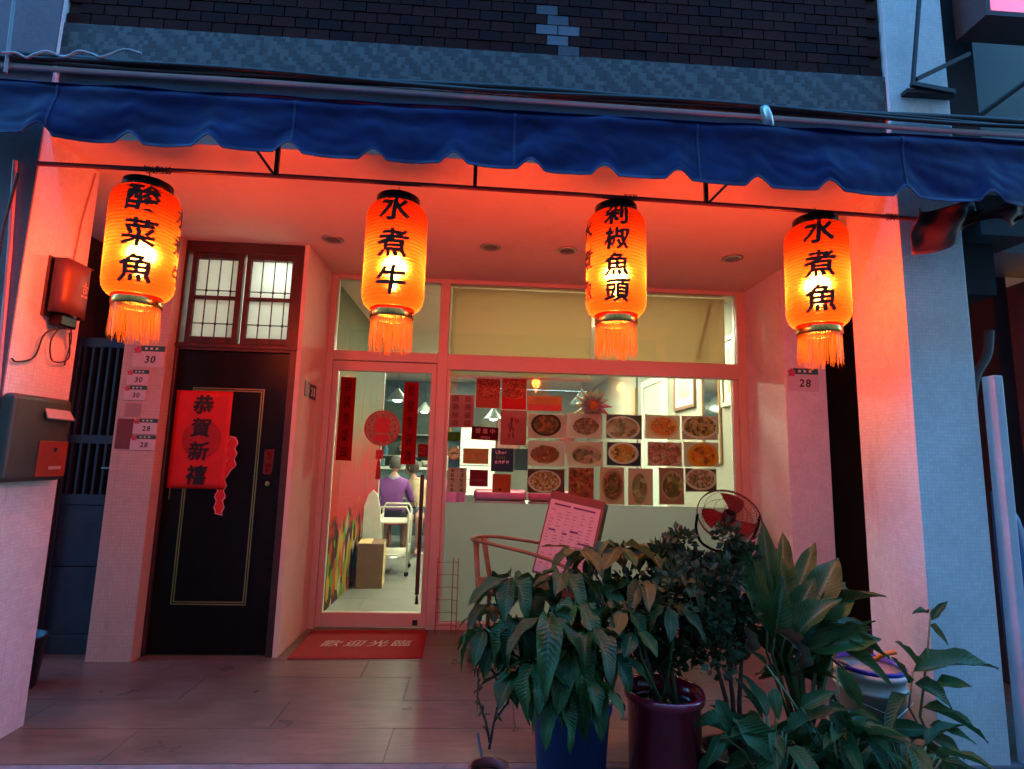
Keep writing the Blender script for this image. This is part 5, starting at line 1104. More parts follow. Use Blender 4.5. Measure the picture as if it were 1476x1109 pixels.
for i in range(24):
    a = rnd.uniform(0, 6.28); el = rnd.uniform(-.1, 1.15); c = Vector((1.40 + rnd.uniform(-.08, .12), -2.02 + rnd.uniform(-.05, .05), .42 + rnd.uniform(-.05, .22)))
    d = Vector((math.cos(a) * math.cos(el), .7 * math.sin(a) * math.cos(el), math.sin(el))); L_ = rnd.uniform(.22, .34)
    leaf_between(rnd.choice(BRD), c, c + d * L_, rnd.uniform(.07, .11), dq, roll=rnd.uniform(-.6, .6)); stem(dq, [(1.40, -2.02, .11), c], .006, M_gstem, .004)
for a in ((1118, 908, 1174, 944), (1150, 925, 1160, 985), (1075, 905, 1085, 960)): leaf_between(DED[0], at(a[0], a[1], -2.2), at(a[2], a[3], -2.22), .06, dq, up=(0, -1, .3))
# ginger-like plant by the pillar
gp = empty('long_leaf_plant', (1.93, -2.13, GZ), 0, 'long leaved plant leaning out in front of the right pillar', 'potted plant')
pot(gp, [(.001, .002), (.10, .004), (.12, .18), (.13, .18), (.13, .2), (.115, .2), (.11, .17)], mat('black_pot', (.02, .02, .022), .5), .17, .109)
stem(gp, [(1.93, -2.13, .05), at(1326, 1033, -2.13), at(1336, 950, -2.12), at(1342, 878, -2.12)], .007, M_gstem, .003)
stem(gp, [(1.93, -2.13, .05), at(1310, 1020, -2.15), at(1316, 969, -2.15)], .006, M_gstem, .003)
LONGL = [(1343, 895, 1366, 864, 12, 0), (1338, 884, 1316, 880, 8, 0), (1342, 900, 1364, 922, 9, 1), (1316, 969, 1449, 934, 34, 1), (1319, 985, 1397, 1014, 30, 2), (1350, 982, 1400, 988, 18, 0), (1329, 1020, 1437, 1050, 20, 1), (1339, 1046, 1405, 1060, 18, 1), (1342, 1063, 1405, 1088, 24, 2), (1271, 1052, 1348, 1048, 24, 1), (1322, 960, 1296, 920, 14, 0), (1310, 1000, 1262, 1046, 20, 2), (1330, 1075, 1380, 1106, 22, 1), (1310, 985, 1290, 945, 16, 0)]
for bx, by, tx, ty, w, k in LONGL:
    b, t = at(bx, by, -2.14), at(tx, ty, -2.18 + random.uniform(-.1, .06)); leaf_between(GNG[k], b, t, w / FPX * 2.4, gp, up=((CAM_LOC - b).normalized() * .8 + Vector((0, 0, 1))).normalized(), roll=random.uniform(-.4, .4))
# low leafy plants along the kerb
def low_plant(X, Y, label, leaves, seed, m=GNG, n=26, spread=.30, hgt=.34, wl=(.16, .28)):
    e = empty('leafy_plant', (X, Y, GZ), 0, label, 'potted plant', 'low leafy plants along the kerb'); rnd = random.Random(seed)
    pot(e, [(.001, .002), (.08, .004), (.10, .13), (.108, .13), (.108, .15), (.095, .15), (.09, .12)], mat('black_pot', (.02, .02, .022), .5), .12, .09, n=24)
    for (bx, by, tx, ty, w) in leaves:
        b, t = at(bx, by, Y - .03), at(tx, ty, Y - .09); leaf_between(rnd.choice(m), b, t, w / FPX * 2.35, e, up=((CAM_LOC - b).normalized() + Vector((0, 0, .7))).normalized(), roll=rnd.uniform(-.3, .3))
        stem(e, [(X, Y, GZ + .13), Vector((X, Y, GZ + .13)).lerp(b, .6) + Vector((0, 0, .05)), b], .004, M_gstem)
    for i in range(n):
        a = rnd.uniform(0, 6.28); r = rnd.uniform(.02, .13); h2 = rnd.uniform(.1, hgt)
        b = Vector((X + r * math.cos(a), Y + r * math.sin(a) * .7, GZ + .13 + h2)); L = rnd.uniform(*wl); el = rnd.uniform(-.7, .7)
        t = b + Vector((math.cos(a) * math.cos(el), math.sin(a) * math.cos(el) * .8, math.sin(el))) * L
        leaf_between(rnd.choice(m), b, t, L * rnd.uniform(.2, .33), e, roll=rnd.uniform(-.4, .4)); stem(e, [(X, Y, GZ + .13), b], .0035, M_gstem)
    return e
low_plant(1.12, -2.28, 'low plant with a big bright green blade spread over the kerb', [(1032, 1008, 1062, 1064, 22), (1061, 1040, 1153, 1106, 40), (1116, 992, 1121, 1036, 18), (1040, 1060, 1020, 1105, 18)], 5)
low_plant(1.40, -2.26, 'low plant of arching leaves under the tall broad leaved plant', [(1206, 960, 1256, 1036, 20), (1155, 1020, 1202, 993, 20), (1105, 960, 1080, 935, 8)], 6)
low_plant(1.68, -2.25, 'low plant of dark narrow leaves in front of the white bucket', [(1200, 1010, 1232, 1060, 18)], 7, hgt=.24)
# small shrub at the left
e = empty('small_shrub', (.0, -2.13, GZ), 0, 'thin little shrub with tiny round leaves in a small clay pot', 'potted shrub')
pot(e, [(.001, .002), (.055, .004), (.075, .19), (.083, .19), (.083, .215), (.072, .215), (.068, .18)], mat('purple_clay', (.10, .03, .035), .55), .175, .067, n=28)
SML = leaf_mesh('leaf', leaf_mat('small_leaf', (.02, .04, .015), (.07, .09, .03), .4, .2), 'oval', .2, .1, 2, 4)
rnd = random.Random(31)
for pts in ([(705, 1080), (712, 1040), (722, 1000), (735, 960), (738, 920), (728, 870)], [(706, 1070), (700, 1040), (688, 1005), (690, 965), (705, 930), (690, 895)], [(722, 1000), (712, 970), (690, 945), (684, 925)], [(712, 1040), (730, 1015), (742, 985), (752, 950)]):
    P = [at(x, y, -2.13 + rnd.uniform(-.02, .02)) for x, y in pts]
    stem(e, P, .0055, M_bark, .002)
    for i in range(len(P) - 1):
        for k in range(9 if i else 2):
            b = P[i].lerp(P[i + 1], rnd.random()); d = Vector((rnd.gauss(0, 1), rnd.gauss(0, 1), rnd.gauss(.2, .7))).normalized()
            leaf_between(SML, b, b + d * rnd.uniform(.022, .045), rnd.uniform(.012, .02), e)
o = MB().tube([at(688, 1056, -2.15), at(694, 1090, -2.15)], .006, 7).build('plant_stake', mat('grey_stake', (.2, .2, .22), .6)); tag(o, 'short grey stake stuck in the little shrub pot', 'stake')
# white bucket
e = empty('paint_bucket', (1.80, -1.88, .004), 0, 'white plastic bucket with a blue lining and sticks before the right pillar', 'bucket')
zb = .39
MB().lathe([(.001, .002), (.12, .004), (.142, zb - .09), (.152, zb - .09), (.152, zb - .075), (.146, zb - .072), (.146, zb - .03), (.154, zb - .028), (.154, zb - .0), (.145, zb), (.138, zb - .1), (.12, .02)], 40).build('pail', mat('white_plastic', (.60, .58, .54), .4, var=.08, dirt=.4), e, True)
MB().lathe([(.147, zb + .0), (.153, zb + .012), (.146, zb + .02), (.136, zb + .0)], 40).build('blue_lining', mat('blue_film', (.03, .03, .40), .4), e, True)
MB().lathe([(.136, zb - .09), (.001, zb - .07)], 24).build('fill', M_soil, e)
MB().tube([(-.153, 0, zb - .06), (-.12, -.11, zb - .12), (0, -.165, zb - .16), (.12, -.11, zb - .12), (.153, 0, zb - .06)], .003, 6).build('handle', mat('steel_wire', (.4, .4, .42), .3, 1), e, True)
for i, (a, b, m, lab) in enumerate(((at(1255, 955, -1.9), at(1292, 940, -1.95), mat('orange_plastic', (.75, .20, .02), .4), 'orange plastic trowel grip sticking out of the white bucket'), (at(1225, 972, -1.9), at(1183, 940, -2.0), mat('dry_stick', (.30, .13, .08), .8), 'dry brown stick lying on the rim of the white bucket'), (at(1240, 972, -1.9), at(1200, 950, -1.95), mat('dry_stick', (.30, .13, .08), .8), 'curled dry stem inside the white bucket'))):
    o = MB().tube([a, a.lerp(b, .5) + Vector((0, 0, .012)), b], .011 if i == 0 else .007, 7).build('orange_trowel' if i == 0 else 'stick', m, None, True); tag(o, lab, 'trowel' if i == 0 else 'stick')

# ================================================================== DINING ROOM
M_panel = emit('room_light', (1.0, 1.0, .74), ROOM_E)
for i, (x, y, lab) in enumerate(((.25, 1.1, 'square ceiling light nearest the window mullion'), (1.5, 1.1, 'square ceiling light above the front sofas'), (-.6, 3.9, 'square ceiling light above the seated guests'), (1.2, 3.9, 'square ceiling light above the rear of the dining room'))):
    e = empty('ceiling_light', (x, y, H), 0, lab, 'ceiling light', 'square ceiling lights in the dining room')
    MB().box(-.29, .29, -.29, .29, -.03, -.012).build('diffuser', M_panel, e)
    MB().box(-.31, .31, -.31, .31, -.0119, -.0005).build('housing', M_wink, e)
M_pend = mat('pendant_shade', (.10, .13, .12), .4); M_pb = emit('pendant_bulb', (.95, 1, .8), 30)
for (px, py, Y, lab) in ((573, 575, 2.9, 'pendant lamp shining through the glass door'), (711, 602, 3.6, 'dark cone pendant lamp seen between the notices'), (838, 580, 2.6, 'bright pendant lamp behind the starburst ornament'), (612, 592, 4.6, 'farther pendant lamp beside the red couplet')):
    p = at(px, py, Y); e = empty('pendant_lamp', p, 0, lab, 'pendant lamp', 'pendant lamps in the dining room')
    MB().lathe([(.02, .14), (.03, .12), (.15, -.02), (.156, -.03), (.145, -.022), (.02, .10)], 28).build('shade', M_pend, e, True)
    MB().lathe([(.001, -.05), (.05, -.035), (.065, .0), (.03, .05), (.001, .06)], 18).build('bulb', M_pb, e, True)
    MB().tube([(0, 0, .13), (0, 0, H - p.z)], .004, 6).build('cord', M_black, e)
# wall pieces on the right wall (faces -X)
XR = 2.179
def framed(y0, y1, z0, z1, lab, fm, pm):
    e = empty('picture_frame', (XR, (y0 + y1) / 2, z0), 0, lab, 'picture', 'pictures on the right wall'); w = (y1 - y0) / 2; h = z1 - z0
    MB().box(-.03, 0, -w, -w + .04, 0, h).box(-.03, 0, w - .04, w, 0, h).box(-.03, 0, -w + .04, w - .04, 0, .04).box(-.03, 0, -w + .04, w - .04, h - .04, h).build('frame', fm, e, bevel=.004)
    MB().box(-.012, -.001, -w + .04, w - .04, .04, h - .04).build('picture', pm, e)
    MB().box(-.014, -.0125, -w + .12, w - .12, .12, h - .10).build('print', mat('landscape_print', (.42, .40, .20), .5, var=.4, vscale=9), e)
framed(1.06, 1.68, 1.93, 2.62, 'dark framed landscape picture high on the right wall', mat('brown_frame', (.18, .09, .05), .4), mat('mount_card', (.72, .74, .58), .6))
framed(.13, .42, 1.86, 2.5, 'narrow pale picture on the right wall next to the window post', mat('pale_frame', (.6, .6, .45), .4), mat('mount_card', (.72, .74, .58), .6))
e = empty('mirror', (XR, .68, 1.35), 0, 'tall arched mirror with a wooden edge on the right wall', 'mirror')
pts = [(-.2, 0), (.2, 0)] + [(.2 * math.cos(math.pi * i / 14), .75 + .3 * math.sin(math.pi * i / 14)) for i in range(15)]
q = MB(); n = len(pts); q.add([(-.008, y, z) for y, z in pts], [tuple(range(n))]); q.build('mirror_glass', mat('mirror_silver', (.8, .84, .76), .05, 1, var=.02), e)
MB().tube([(-.012, y, z) for y, z in pts + pts[:1]], .014, 6).build('rim', mat('pale_wood', (.5, .32, .16), .5), e)
e = empty('side_door', (XR, 3.0 - .55, 0), 0, 'pale green side door in its frame on the right wall', 'door')
MB().box(-.03, 0, -.5, -.42, 0, 2.45).box(-.03, 0, .42, .5, 0, 2.45).box(-.03, 0, -.42, .42, 2.36, 2.45).build('frame', mat('cream_trim', (.74, .74, .58), .5), e)
MB().box(-.012, 0, -.419, .419, .005, 2.359).build('door_leaf', mat('pale_green_paint', (.56, .66, .55), .5), e)
MB().lathe([(.001, .05), (.025, .045), (.028, .03), (.01, 0)], 14).build('knob', M_brass, e).matrix_local = Matrix.Translation((-.012, -.34, 1.0)) @ Matrix.Rotation(R(-90), 4, 'Y')
o = MB().box(-.02, 0, -.06, .06, 0, .42).build('wall_lamp', mat('orange_wood', (.55, .28, .10), .5)); o.location = (XR, 3.35, 2.0); tag(o, 'narrow wooden wall plaque between the side door and the rear', 'plaque')
# sofas
M_sofa = mat('crimson_vinyl', (.24, .012, .05), .35, var=.2, vscale=6)
for x, lab in ((.17, 'crimson sofa back behind the window, next to the frosted mullion'), (.80, 'crimson sofa back behind the window, hidden by the menu board')):
    e = empty('sofa', (x, 1.85, 0), 0, lab, 'sofa', 'crimson sofas behind the window')
    MB().box(-.30, .30, 0, .14, .12, .86).build('backrest', mat('dark_crimson_vinyl', (.10, .01, .025), .4, var=.2), e, bevel=.02, seg=3)
    MB().box(-.305, .305, -.012, .16, .8605, .985).build('top_roll', M_sofa, e, bevel=.045, seg=4)
    MB().box(-.30, .30, .145, .60, .28, .46).build('seat', M_sofa, e, bevel=.04, seg=3)
    for sx in (-.26, .26):
        for y in (.06, .55): MB().tube([(sx, y, 0), (sx, y, .3)], .018, 8).build('leg', M_blacksteel, e)
def dining_table(x, y, lab):
    e = empty('dining_table', (x, y, 0), 0, lab, 'table', 'dining tables')
    MB().box(-.55, .35, -.35, .35, .72, .75).build('table_top', mat('white_laminate', (.74, .76, .68), .35), e, bevel=.006)
    MB().tube([(-.1, 0, .03), (-.1, 0, .72)], .03, 10).build('pedestal', mat('grey_steel', (.4, .42, .42), .35, .8), e)
    MB().lathe([(.001, .03), (.2, .02), (.22, .002)], 24, (-.1, 0, 0)).build('base', mat('grey_steel', (.4, .42, .42), .35, .8), e, True)
dining_table(-1.05, 3.95, 'white dining table in front of the two seated guests')
dining_table(.6, 3.2, 'white dining table behind the crimson sofas')
dining_table(-.25, 5.2, 'white dining table near the serving counter')
M_chair = mat('plum_chair_cloth', (.28, .012, .09), .6, var=.2)
def chair(x, y, rz, lab):
    e = empty('dining_chair', (x, y, 0), rz, lab, 'chair', 'plum dining chairs')
    MB().box(-.2, .2, -.2, .2, .42, .48).build('seat', M_chair, e, bevel=.02, seg=3)
    MB().grid(6, 6, lambda u, v: (-.2 + .4 * u, .19 + .04 * v + .02 * math.cos((u - .5) * 3), .49 + .48 * v)).build('backrest', M_chair, e, True, solid=.04)
    for sx in (-.17, .17):
        for sy in (-.17, .17): MB().tube([(sx, sy, .42), (sx * 1.08, sy * 1.08, 0)], .013, 7).build('leg', mat('pale_steel', (.55, .56, .5), .35, .8), e)
chair(-.62, 4.55, R(200), 'plum dining chair beyond the seated guests by the aisle')
chair(-.38, 5.75, R(170), 'plum dining chair at the table near the counter')
chair(-.55, 3.75, R(-75), 'plum dining chair turned side on beside the guests')
for x, y, lab in ((-1.27, 3.2, 'round red topped stool under the guest in purple'), (-.93, 3.55, 'round red topped stool under the guest in yellow')):
    e = empty('stool', (x, y, 0), 0, lab, 'stool', 'red topped stools')
    MB().lathe([(.001, .42), (.16, .42), (.17, .44), (.165, .46), (.001, .465)], 24).build('seat', mat('red_stool_vinyl', (.35, .04, .03), .4), e, True)
    MB().tube([(0, 0, .02), (0, 0, .42)], .025, 10).build('post', mat('brown_post', (.18, .06, .04), .4), e)
    MB().lathe([(.001, .025), (.17, .02), (.19, .002)], 24).build('base', mat('pale_steel', (.55, .56, .5), .35, .8), e, True)
# serving counter and kitchen
e = empty('serving_counter', (-1.1, 5.0, 0), 0, 'dark teal serving counter with a glazed top at the rear of the room', 'counter')
MB().box(-1.3, .62, .2, .75, 0, 1.12).build('front', mat('dark_teal_panel', (.06, .11, .11), .5, var=.2), e, bevel=.006)
MB().box(-1.32, .64, .16, .8, 1.1205, 1.16).build('counter_top', mat('pale_top', (.66, .74, .70), .3), e, bevel=.005)
MB().box(-1.3, .6, .2, .212, 1.1605, 1.42).build('glass_guard', M_glass, e)
e = empty('kitchen_wall', (-1.3, 6.2, 0), 0, 'dark tiled kitchen wall with steel shelves behind the counter', 'kitchen wall')
MB().box(-1.2, 1.1, 0, .05, 0, 2.82).build('tiles', mat('dark_green_tile', (.05, .085, .075), .35, var=.4, vscale=6), e)
for z in (1.35, 1.75): MB().box(-1.1, 1.0, -.25, -.001, z, z + .02).build('shelf', mat('steel_shelf', (.5, .54, .52), .3, .8), e)
rnd = random.Random(2)
for i in range(12):
    x = -2.2 + .17 * i; o = MB().lathe([(.001, 0), (.04, .003), (.042, .12), (.018, .16), (.018, .2), (.001, .2)], 12).build('bottle', (mat('amber_bottle', (.35, .16, .05), .3), mat('clear_bottle', (.6, .68, .62), .3), mat('blue_bottle', (.1, .25, .4), .3))[i % 3]); o.location = (x, 6.05, 1.37 + (.40 if i % 2 else 0)); tag(o, ('amber', 'clear', 'blue')[i % 3] + ' bottle on the ' + ('upper' if i % 2 else 'lower') + ' steel kitchen shelf', 'bottle', 'bottles on the kitchen shelves')
e = empty('fridge', (-.12, 5.5, 0), 0, 'tall white refrigerator at the end of the counter', 'refrigerator')
MB().box(-.32, .32, 0, .6, .03, 1.9).build('body', mat('white_enamel', (.76, .8, .74), .3), e, bevel=.015)
MB().box(-.31, .31, -.03, -.001, .06, 1.2).build('door', mat('white_enamel', (.76, .8, .74), .3), e, bevel=.01); MB().box(-.31, .31, -.03, -.001, 1.22, 1.88).build('door', mat('white_enamel', (.76, .8, .74), .3), e, bevel=.01)
MB().tube([(-.26, -.06, .6), (-.26, -.06, 1.15)], .01, 8).build('handle', mat('chrome', (.6, .6, .62), .2, 1), e)
for px, py, lab in ((615, 615, 'small leafy plant on the serving counter beside the couplet'),):
    p = at(px, py, 5.3); e = empty('counter_plant', (p.x, 5.45, 1.161), 0, lab, 'plant')
    MB().lathe([(.001, 0), (.06, .002), (.08, .12), (.07, .12)], 16).build('pot', mat('white_plastic', (.60, .58, .54), .4), e, True)
    rnd = random.Random(6)
    for i in range(22):
        a = rnd.uniform(0, 6.28); t = Vector((p.x + .14 * math.cos(a), 5.45 + .14 * math.sin(a), 1.29 + rnd.uniform(.05, .3))); leaf_between(GNG[0], (p.x, 5.45, 1.27), t, .035, e)
M_bowl = mat('white_china', (.7, .7, .64), .25)
for x, y, z, lab in ((-1.3, 3.75, .751, 'white bowl before the guest in purple'), (-1.05, 3.95, .751, 'white bowl in the middle of the guests table'), (.35, 3.1, .751, 'white bowl on the table behind the sofas'), (-.35, 5.1, .751, 'white bowl on the table near the counter')):
    o = MB().lathe([(.03, .0), (.035, .008), (.075, .055), (.07, .055), (.03, .012), (.001, .012)], 20).build('bowl', M_bowl, None, True); o.location = (x, y, z); tag(o, lab, 'bowl', 'bowls on the tables')
for x, y, z, c, lab in ((-.75, 3.75, .751, (.35, .05, .03), 'red chopstick canister on the guests table'), (.75, 3.3, .751, (.3, .2, .06), 'brown chopstick canister on the table behind the sofas'), (-.5, 5.3, .751, (.05, .2, .1), 'green chopstick canister near the counter')):
    e = empty('chopstick_canister', (x, y, z), 0, lab, 'canister', 'canisters on the tables')
    MB().lathe([(.001, 0), (.035, .002), (.038, .12), (.033, .12)], 16).build('can', mat('can_' + str(round(c[0], 2)).replace('.', '_'), c, .4), e, True)
    q = MB(); rr = random.Random(3)
    for k in range(9): a = rr.uniform(0, 6.28); q.tube([(.01 * math.cos(a), .01 * math.sin(a), .02), (.03 * math.cos(a), .03 * math.sin(a), .21)], .003, 5)
    q.build('chopsticks', M_bent, e)
for i, (x, w, h, c, lab) in enumerate(((-2.1, .16, .2, (.5, .3, .1), 'yellow carton on the serving counter'), (-1.85, .12, .14, (.1, .3, .35), 'blue tin on the serving counter'), (-1.2, .2, .1, (.5, .5, .45), 'pale tray on the serving counter'), (-.95, .14, .18, (.4, .08, .05), 'red carton on the serving counter'), (-.7, .1, .22, (.6, .6, .5), 'white bottle carton on the serving counter'))):
    o = MB().box(-w / 2, w / 2, -.07, .07, 0, h).build('carton', mat('carton_' + 'abcde'[i], c, .6, var=.25, vscale=15), None, bevel=.006); o.location = (x, 5.52, 1.161); tag(o, lab, 'carton', 'cartons on the serving counter')
for i, (x, z, w, h, c, lab) in enumerate(((.5, 1.5, .5, .7, (.5, .16, .1), 'orange framed poster on the rear wall'), (1.2, 1.6, .7, .5, (.3, .32, .2), 'green landscape print on the rear wall'), (1.75, 1.5, .35, .8, (.45, .04, .04), 'red scroll on the rear wall'))):
    e = empty('rear_poster', (x, 6.998, z), 0, lab, 'poster', 'posters on the rear wall')
    MB().box(-w / 2, w / 2, -.02, 0, 0, h).build('frame', mat('brown_frame', (.18, .09, .05), .4), e); MB().box(-w / 2 + .03, w / 2 - .03, -.024, -.0205, .03, h - .03).build('print', mat('poster_' + 'abc'[i], c, .5, var=.6, vscale=7), e)
# cardboard box, trolley, white board near the mural
e = empty('cardboard_box', (-1.17, 1.42, 0), R(6), 'tall printed cardboard box on the floor by the mural wall', 'box')
MB().box(-.13, .13, -.13, .22, 0, .44).build('carton', mat('brown_cardboard', (.20, .11, .055), .8, var=.15), e, bevel=.004)
o = MB().box(.1302, .1315, -.128, .218, .004, .436).build('printed_side', mat('yellow_carton_side', (.62, .47, .20), .7, var=.08), e)
q = MB(); rnd = random.Random(5)
for k in range(9): z = .06 + k * .04; q.box(.1318, .1325, rnd.uniform(-.08, -.03), rnd.uniform(.05, .16), z, z + .012)
q.build('print_line', mat('brown_print', (.28, .17, .06), .7), e)
MB().box(-.13, .0, -.131, .221, .4405, .446).build('lid_flap', mat('yellow_carton_side', (.62, .47, .20), .7), e)
e = empty('white_board', (-1.27, 1.86, .0), 0, 'white tapered board standing upright against the mural', 'board')
outl = [(-.14, .0), (.12, .0), (.115, .5), (.09, .75), (.05, .9), (.0, .95), (-.05, .9), (-.10, .75), (-.13, .5)]
MB().poly(outl, -.012, .012).build('panel', mat('cream_board', (.72, .76, .62), .6), e, bevel=.004)
MB().box(-.012, .012, .0125, .02, .1, .9).build('stiffener', M_alu, e)
e = empty('trolley', (-1.05, 2.15, 0), R(4), 'cream two tier steel trolley behind the cardboard box', 'trolley')
M_trol = mat('cream_steel', (.70, .70, .58), .35, var=.05)
for y in (-.26, .26):
    MB().tube([(-.17, y, .04), (-.17, y, .70), (-.14, y, .76), (.14, y, .76), (.17, y, .70), (.17, y, .04)], .013, 8).build('end_hoop', M_trol, e, True)
for z in (.22, .58):
    MB().box(-.17, .17, -.26, .26, z, z + .012).box(.158, .17, -.26, .26, z + .012, z + .07).box(-.17, -.158, -.26, .26, z + .012, z + .07).build('tray', M_trol, e)
for x in (-.17, .17):
    for y in (-.26, .26): MB().tube([(x, y - .012, .026), (x, y + .012, .026)], .026, 12).build('castor', M_black, e)

# ================================================================== PEOPLE (inside, seated, and one cook)
M_skin = mat('skin', (.50, .30, .21), .55, var=.06); 
def skin_body(name, chains, mats, pick, parent, loc, levels=2):
    """chains: list of [(x,y,z,r),...] that share their first point with an earlier chain -> one skinned surface"""
    vs = []; rs = []; es = []; idx = {}
    def vid(p):
        k = tuple(round(c, 4) for c in p[:3])
        if k not in idx: idx[k] = len(vs); vs.append(p[:3]); rs.append(p[3])
        return idx[k]
    for c in chains:
        for a, b in zip(c, c[1:]): es.append((vid(a), vid(b)))
    me = bpy.data.meshes.new(name); me.from_pydata(vs, es, []); o = bpy.data.objects.new(name, me); COL.objects.link(o)
    md = o.modifiers.new('s', 'SKIN'); md.use_smooth_shade = True
    if not me.skin_vertices: me.skin_vertices.new(name='s')
    for i, sv in enumerate(me.skin_vertices[0].data): sv.radius = (rs[i], rs[i]); sv.use_root = (i == 0)
    sb = o.modifiers.new('u', 'SUBSURF'); sb.levels = levels; sb.render_levels = levels
    dg = bpy.context.evaluated_depsgraph_get(); nm = bpy.data.meshes.new_from_object(o.evaluated_get(dg)); bpy.data.objects.remove(o)
    nm.name = name; nm.materials.clear()
    for m in mats: nm.materials.append(m)
    for p in nm.polygons: p.material_index = pick(p.center); p.use_smooth = True
    ob = bpy.data.objects.new(name, nm); COL.objects.link(ob); ob.parent = parent
    return ob
def hand(wrist, d, s, side):
    """finger chains from a wrist point along direction d; s = sideways unit"""
    w = Vector(wrist[:3]); d = Vector(d).normalized(); s = Vector(s).normalized(); n = d.cross(s)
    palm = w + d * .065; pv = (*palm, .026); out = [[wrist, pv]]
    for k, (o, L) in enumerate(((-.027, .06), (-.009, .072), (.009, .068), (.026, .052))):
        k0 = palm + d * .025 + s * o; k1 = k0 + d * L * .5 - n * .012; k2 = k1 + d * L * .42 - n * .022
        out.append([pv, (*k0, .0095), (*k1, .0085), (*k2, .007)])
    t0 = w + d * .03 - s * .03 * side; t1 = t0 + d * .03 - s * .022 * side - n * .01; out.append([pv, (*t0, .011), (*t1, .009), (*(t1 + d * .022 - n * .01), .0075)])
    return out
def head_mesh(parent, c, face, m, sc=1.0):
    """skull with brow, nose, chin; face = unit facing vector in the horizontal plane"""
    f = Vector(face).normalized(); s = f.cross(Vector((0, 0, 1))).normalized(); c = Vector(c); mb = MB()
    def hp(u, v):
        th = 2 * math.pi * u; ph = math.pi * (v - .5); x = math.cos(th) * math.cos(ph); y = math.sin(th) * math.cos(ph); z = math.sin(ph)
        jaw = 1 - .30 * max(0, -z) * (1 if x < .2 else .45)
        X = x * .098 * jaw; Yy = y * .074 * (1 - .32 * max(0, -z)); Z = z * .118
        fr = max(0, x - .8)
        if abs(y) < .22 and x > 0: X += .024 * math.exp(-((z + .12) / .16) ** 2) * math.exp(-(y / .12) ** 2)          # nose
        if x > 0: X -= .010 * math.exp(-((z - .06) / .09) ** 2) * math.exp(-((abs(y) - .32) / .14) ** 2)             # eye sockets
        if x > 0: X += .006 * math.exp(-((z + .48) / .08) ** 2) * math.exp(-(y / .25) ** 2)                        # lips
        return c + (f * X + s * Yy + Vector((0, 0, Z))) * sc
    mb.grid(36, 26, hp)
    loc = Vector(parent.location)
    mb.v = [v - loc for v in mb.v]
    h = mb.build('head', m, parent, True)
    e2 = MB()
    for sg in (-1, 1):
        p = c + (f * .083 + s * .031 * sg + Vector((0, 0, .008))) * sc - loc
        e2.lathe([(.001, -.006), (.011, 0), (.001, .006)], 8, p)
    e2.build('eyes', M_ink, h, True)
    er = MB()
    for sg in (-1, 1): er.lathe([(.001, -.03), (.012, -.01), (.014, .015), (.001, .03)], 8, c + (s * .074 * sg) * sc - loc)
    er.build('ears', m, h, True)
    return h
def hair(parent, head, c, face, m, low, sc=1.0, cap=False):
    f = Vector(face).normalized(); s = f.cross(Vector((0, 0, 1))).normalized(); c = Vector(c); loc = Vector(parent.location); rnd = random.Random(3)
    def hp(u, v):
        th = 2 * math.pi * u; top = math.pi / 2; front_ = max(0, math.cos(th)); lo = low + (.75 - low * .6) * front_ ** 1.2
        ph = lo + (top - lo) * v; x = math.cos(th) * math.cos(ph); y = math.sin(th) * math.cos(ph); z = math.sin(ph)
        k = 1.09 + (.03 * mnoise.noise(Vector((x * 6, y * 6, z * 6))) if not cap else .05)
        return c + (f * x * .098 * k + s * y * .078 * k + Vector((0, 0, z * .12 * k))) * sc - loc
    return MB().grid(30, 12, hp).build('cap' if cap else 'hair', m, parent, True)
# guest in purple, back to the street
g1 = empty('person', (-1.27, 3.2, .465), 0, 'seated guest with grey hair in a purple shirt, back to the door', 'person')
Pz = lambda x, y, z, r: (x, y, z, r)
pel = (0, 0, .09, .145); che = (0, .10, .42, .165); nek = (0, .14, .60, .055); top = (0, .17, .66, .05); mid = (0, .04, .24, .15)
ch_ = [[pel, mid, che, nek, top]]
for sg in (-1, 1):
    sh = (.17 * sg, .12, .50, .07); el = (.25 * sg, .22, .26, .047); wr = (.16 * sg, .42, .30, .03)
    ch_ += [[che, sh, el, wr]] + hand(wr, (-.3 * sg, .9, .1), (sg, .2, 0), sg)
    kn = (.13 * sg, .42, .06, .065); an = (.13 * sg, .38, -.38, .04)
    ch_ += [[pel, (.10 * sg, .1, .08, .095), kn, an, (.13 * sg, .50, -.435, .032)]]
M_purple = mat('purple_shirt', (.20, .05, .26), .8, var=.15, vscale=12)
M_short = mat('dark_trousers', (.03, .035, .05), .8)
skin_body('body', ch_, [M_skin, M_purple, M_short], lambda c: (1 if (c.z > .12 and c.z < .585 and c.y < .25) else 2 if c.z > -.05 and c.z <= .14 and c.y < .5 else 0), g1, None)
hd = head_mesh(g1, (-1.27, 3.39, 1.215), (.15, 1, 0), M_skin); hair(g1, hd, (-1.27, 3.385, 1.225), (.15, 1, 0), mat('grey_hair', (.075, .07, .065), .8, var=.3, vscale=40), -.45)
MB().lathe([(.075, -.02), (.085, .02), (.075, .04)], 16, (0, .13, .565)).build('collar', mat('pale_collar', (.5, .42, .58), .8), g1, True)
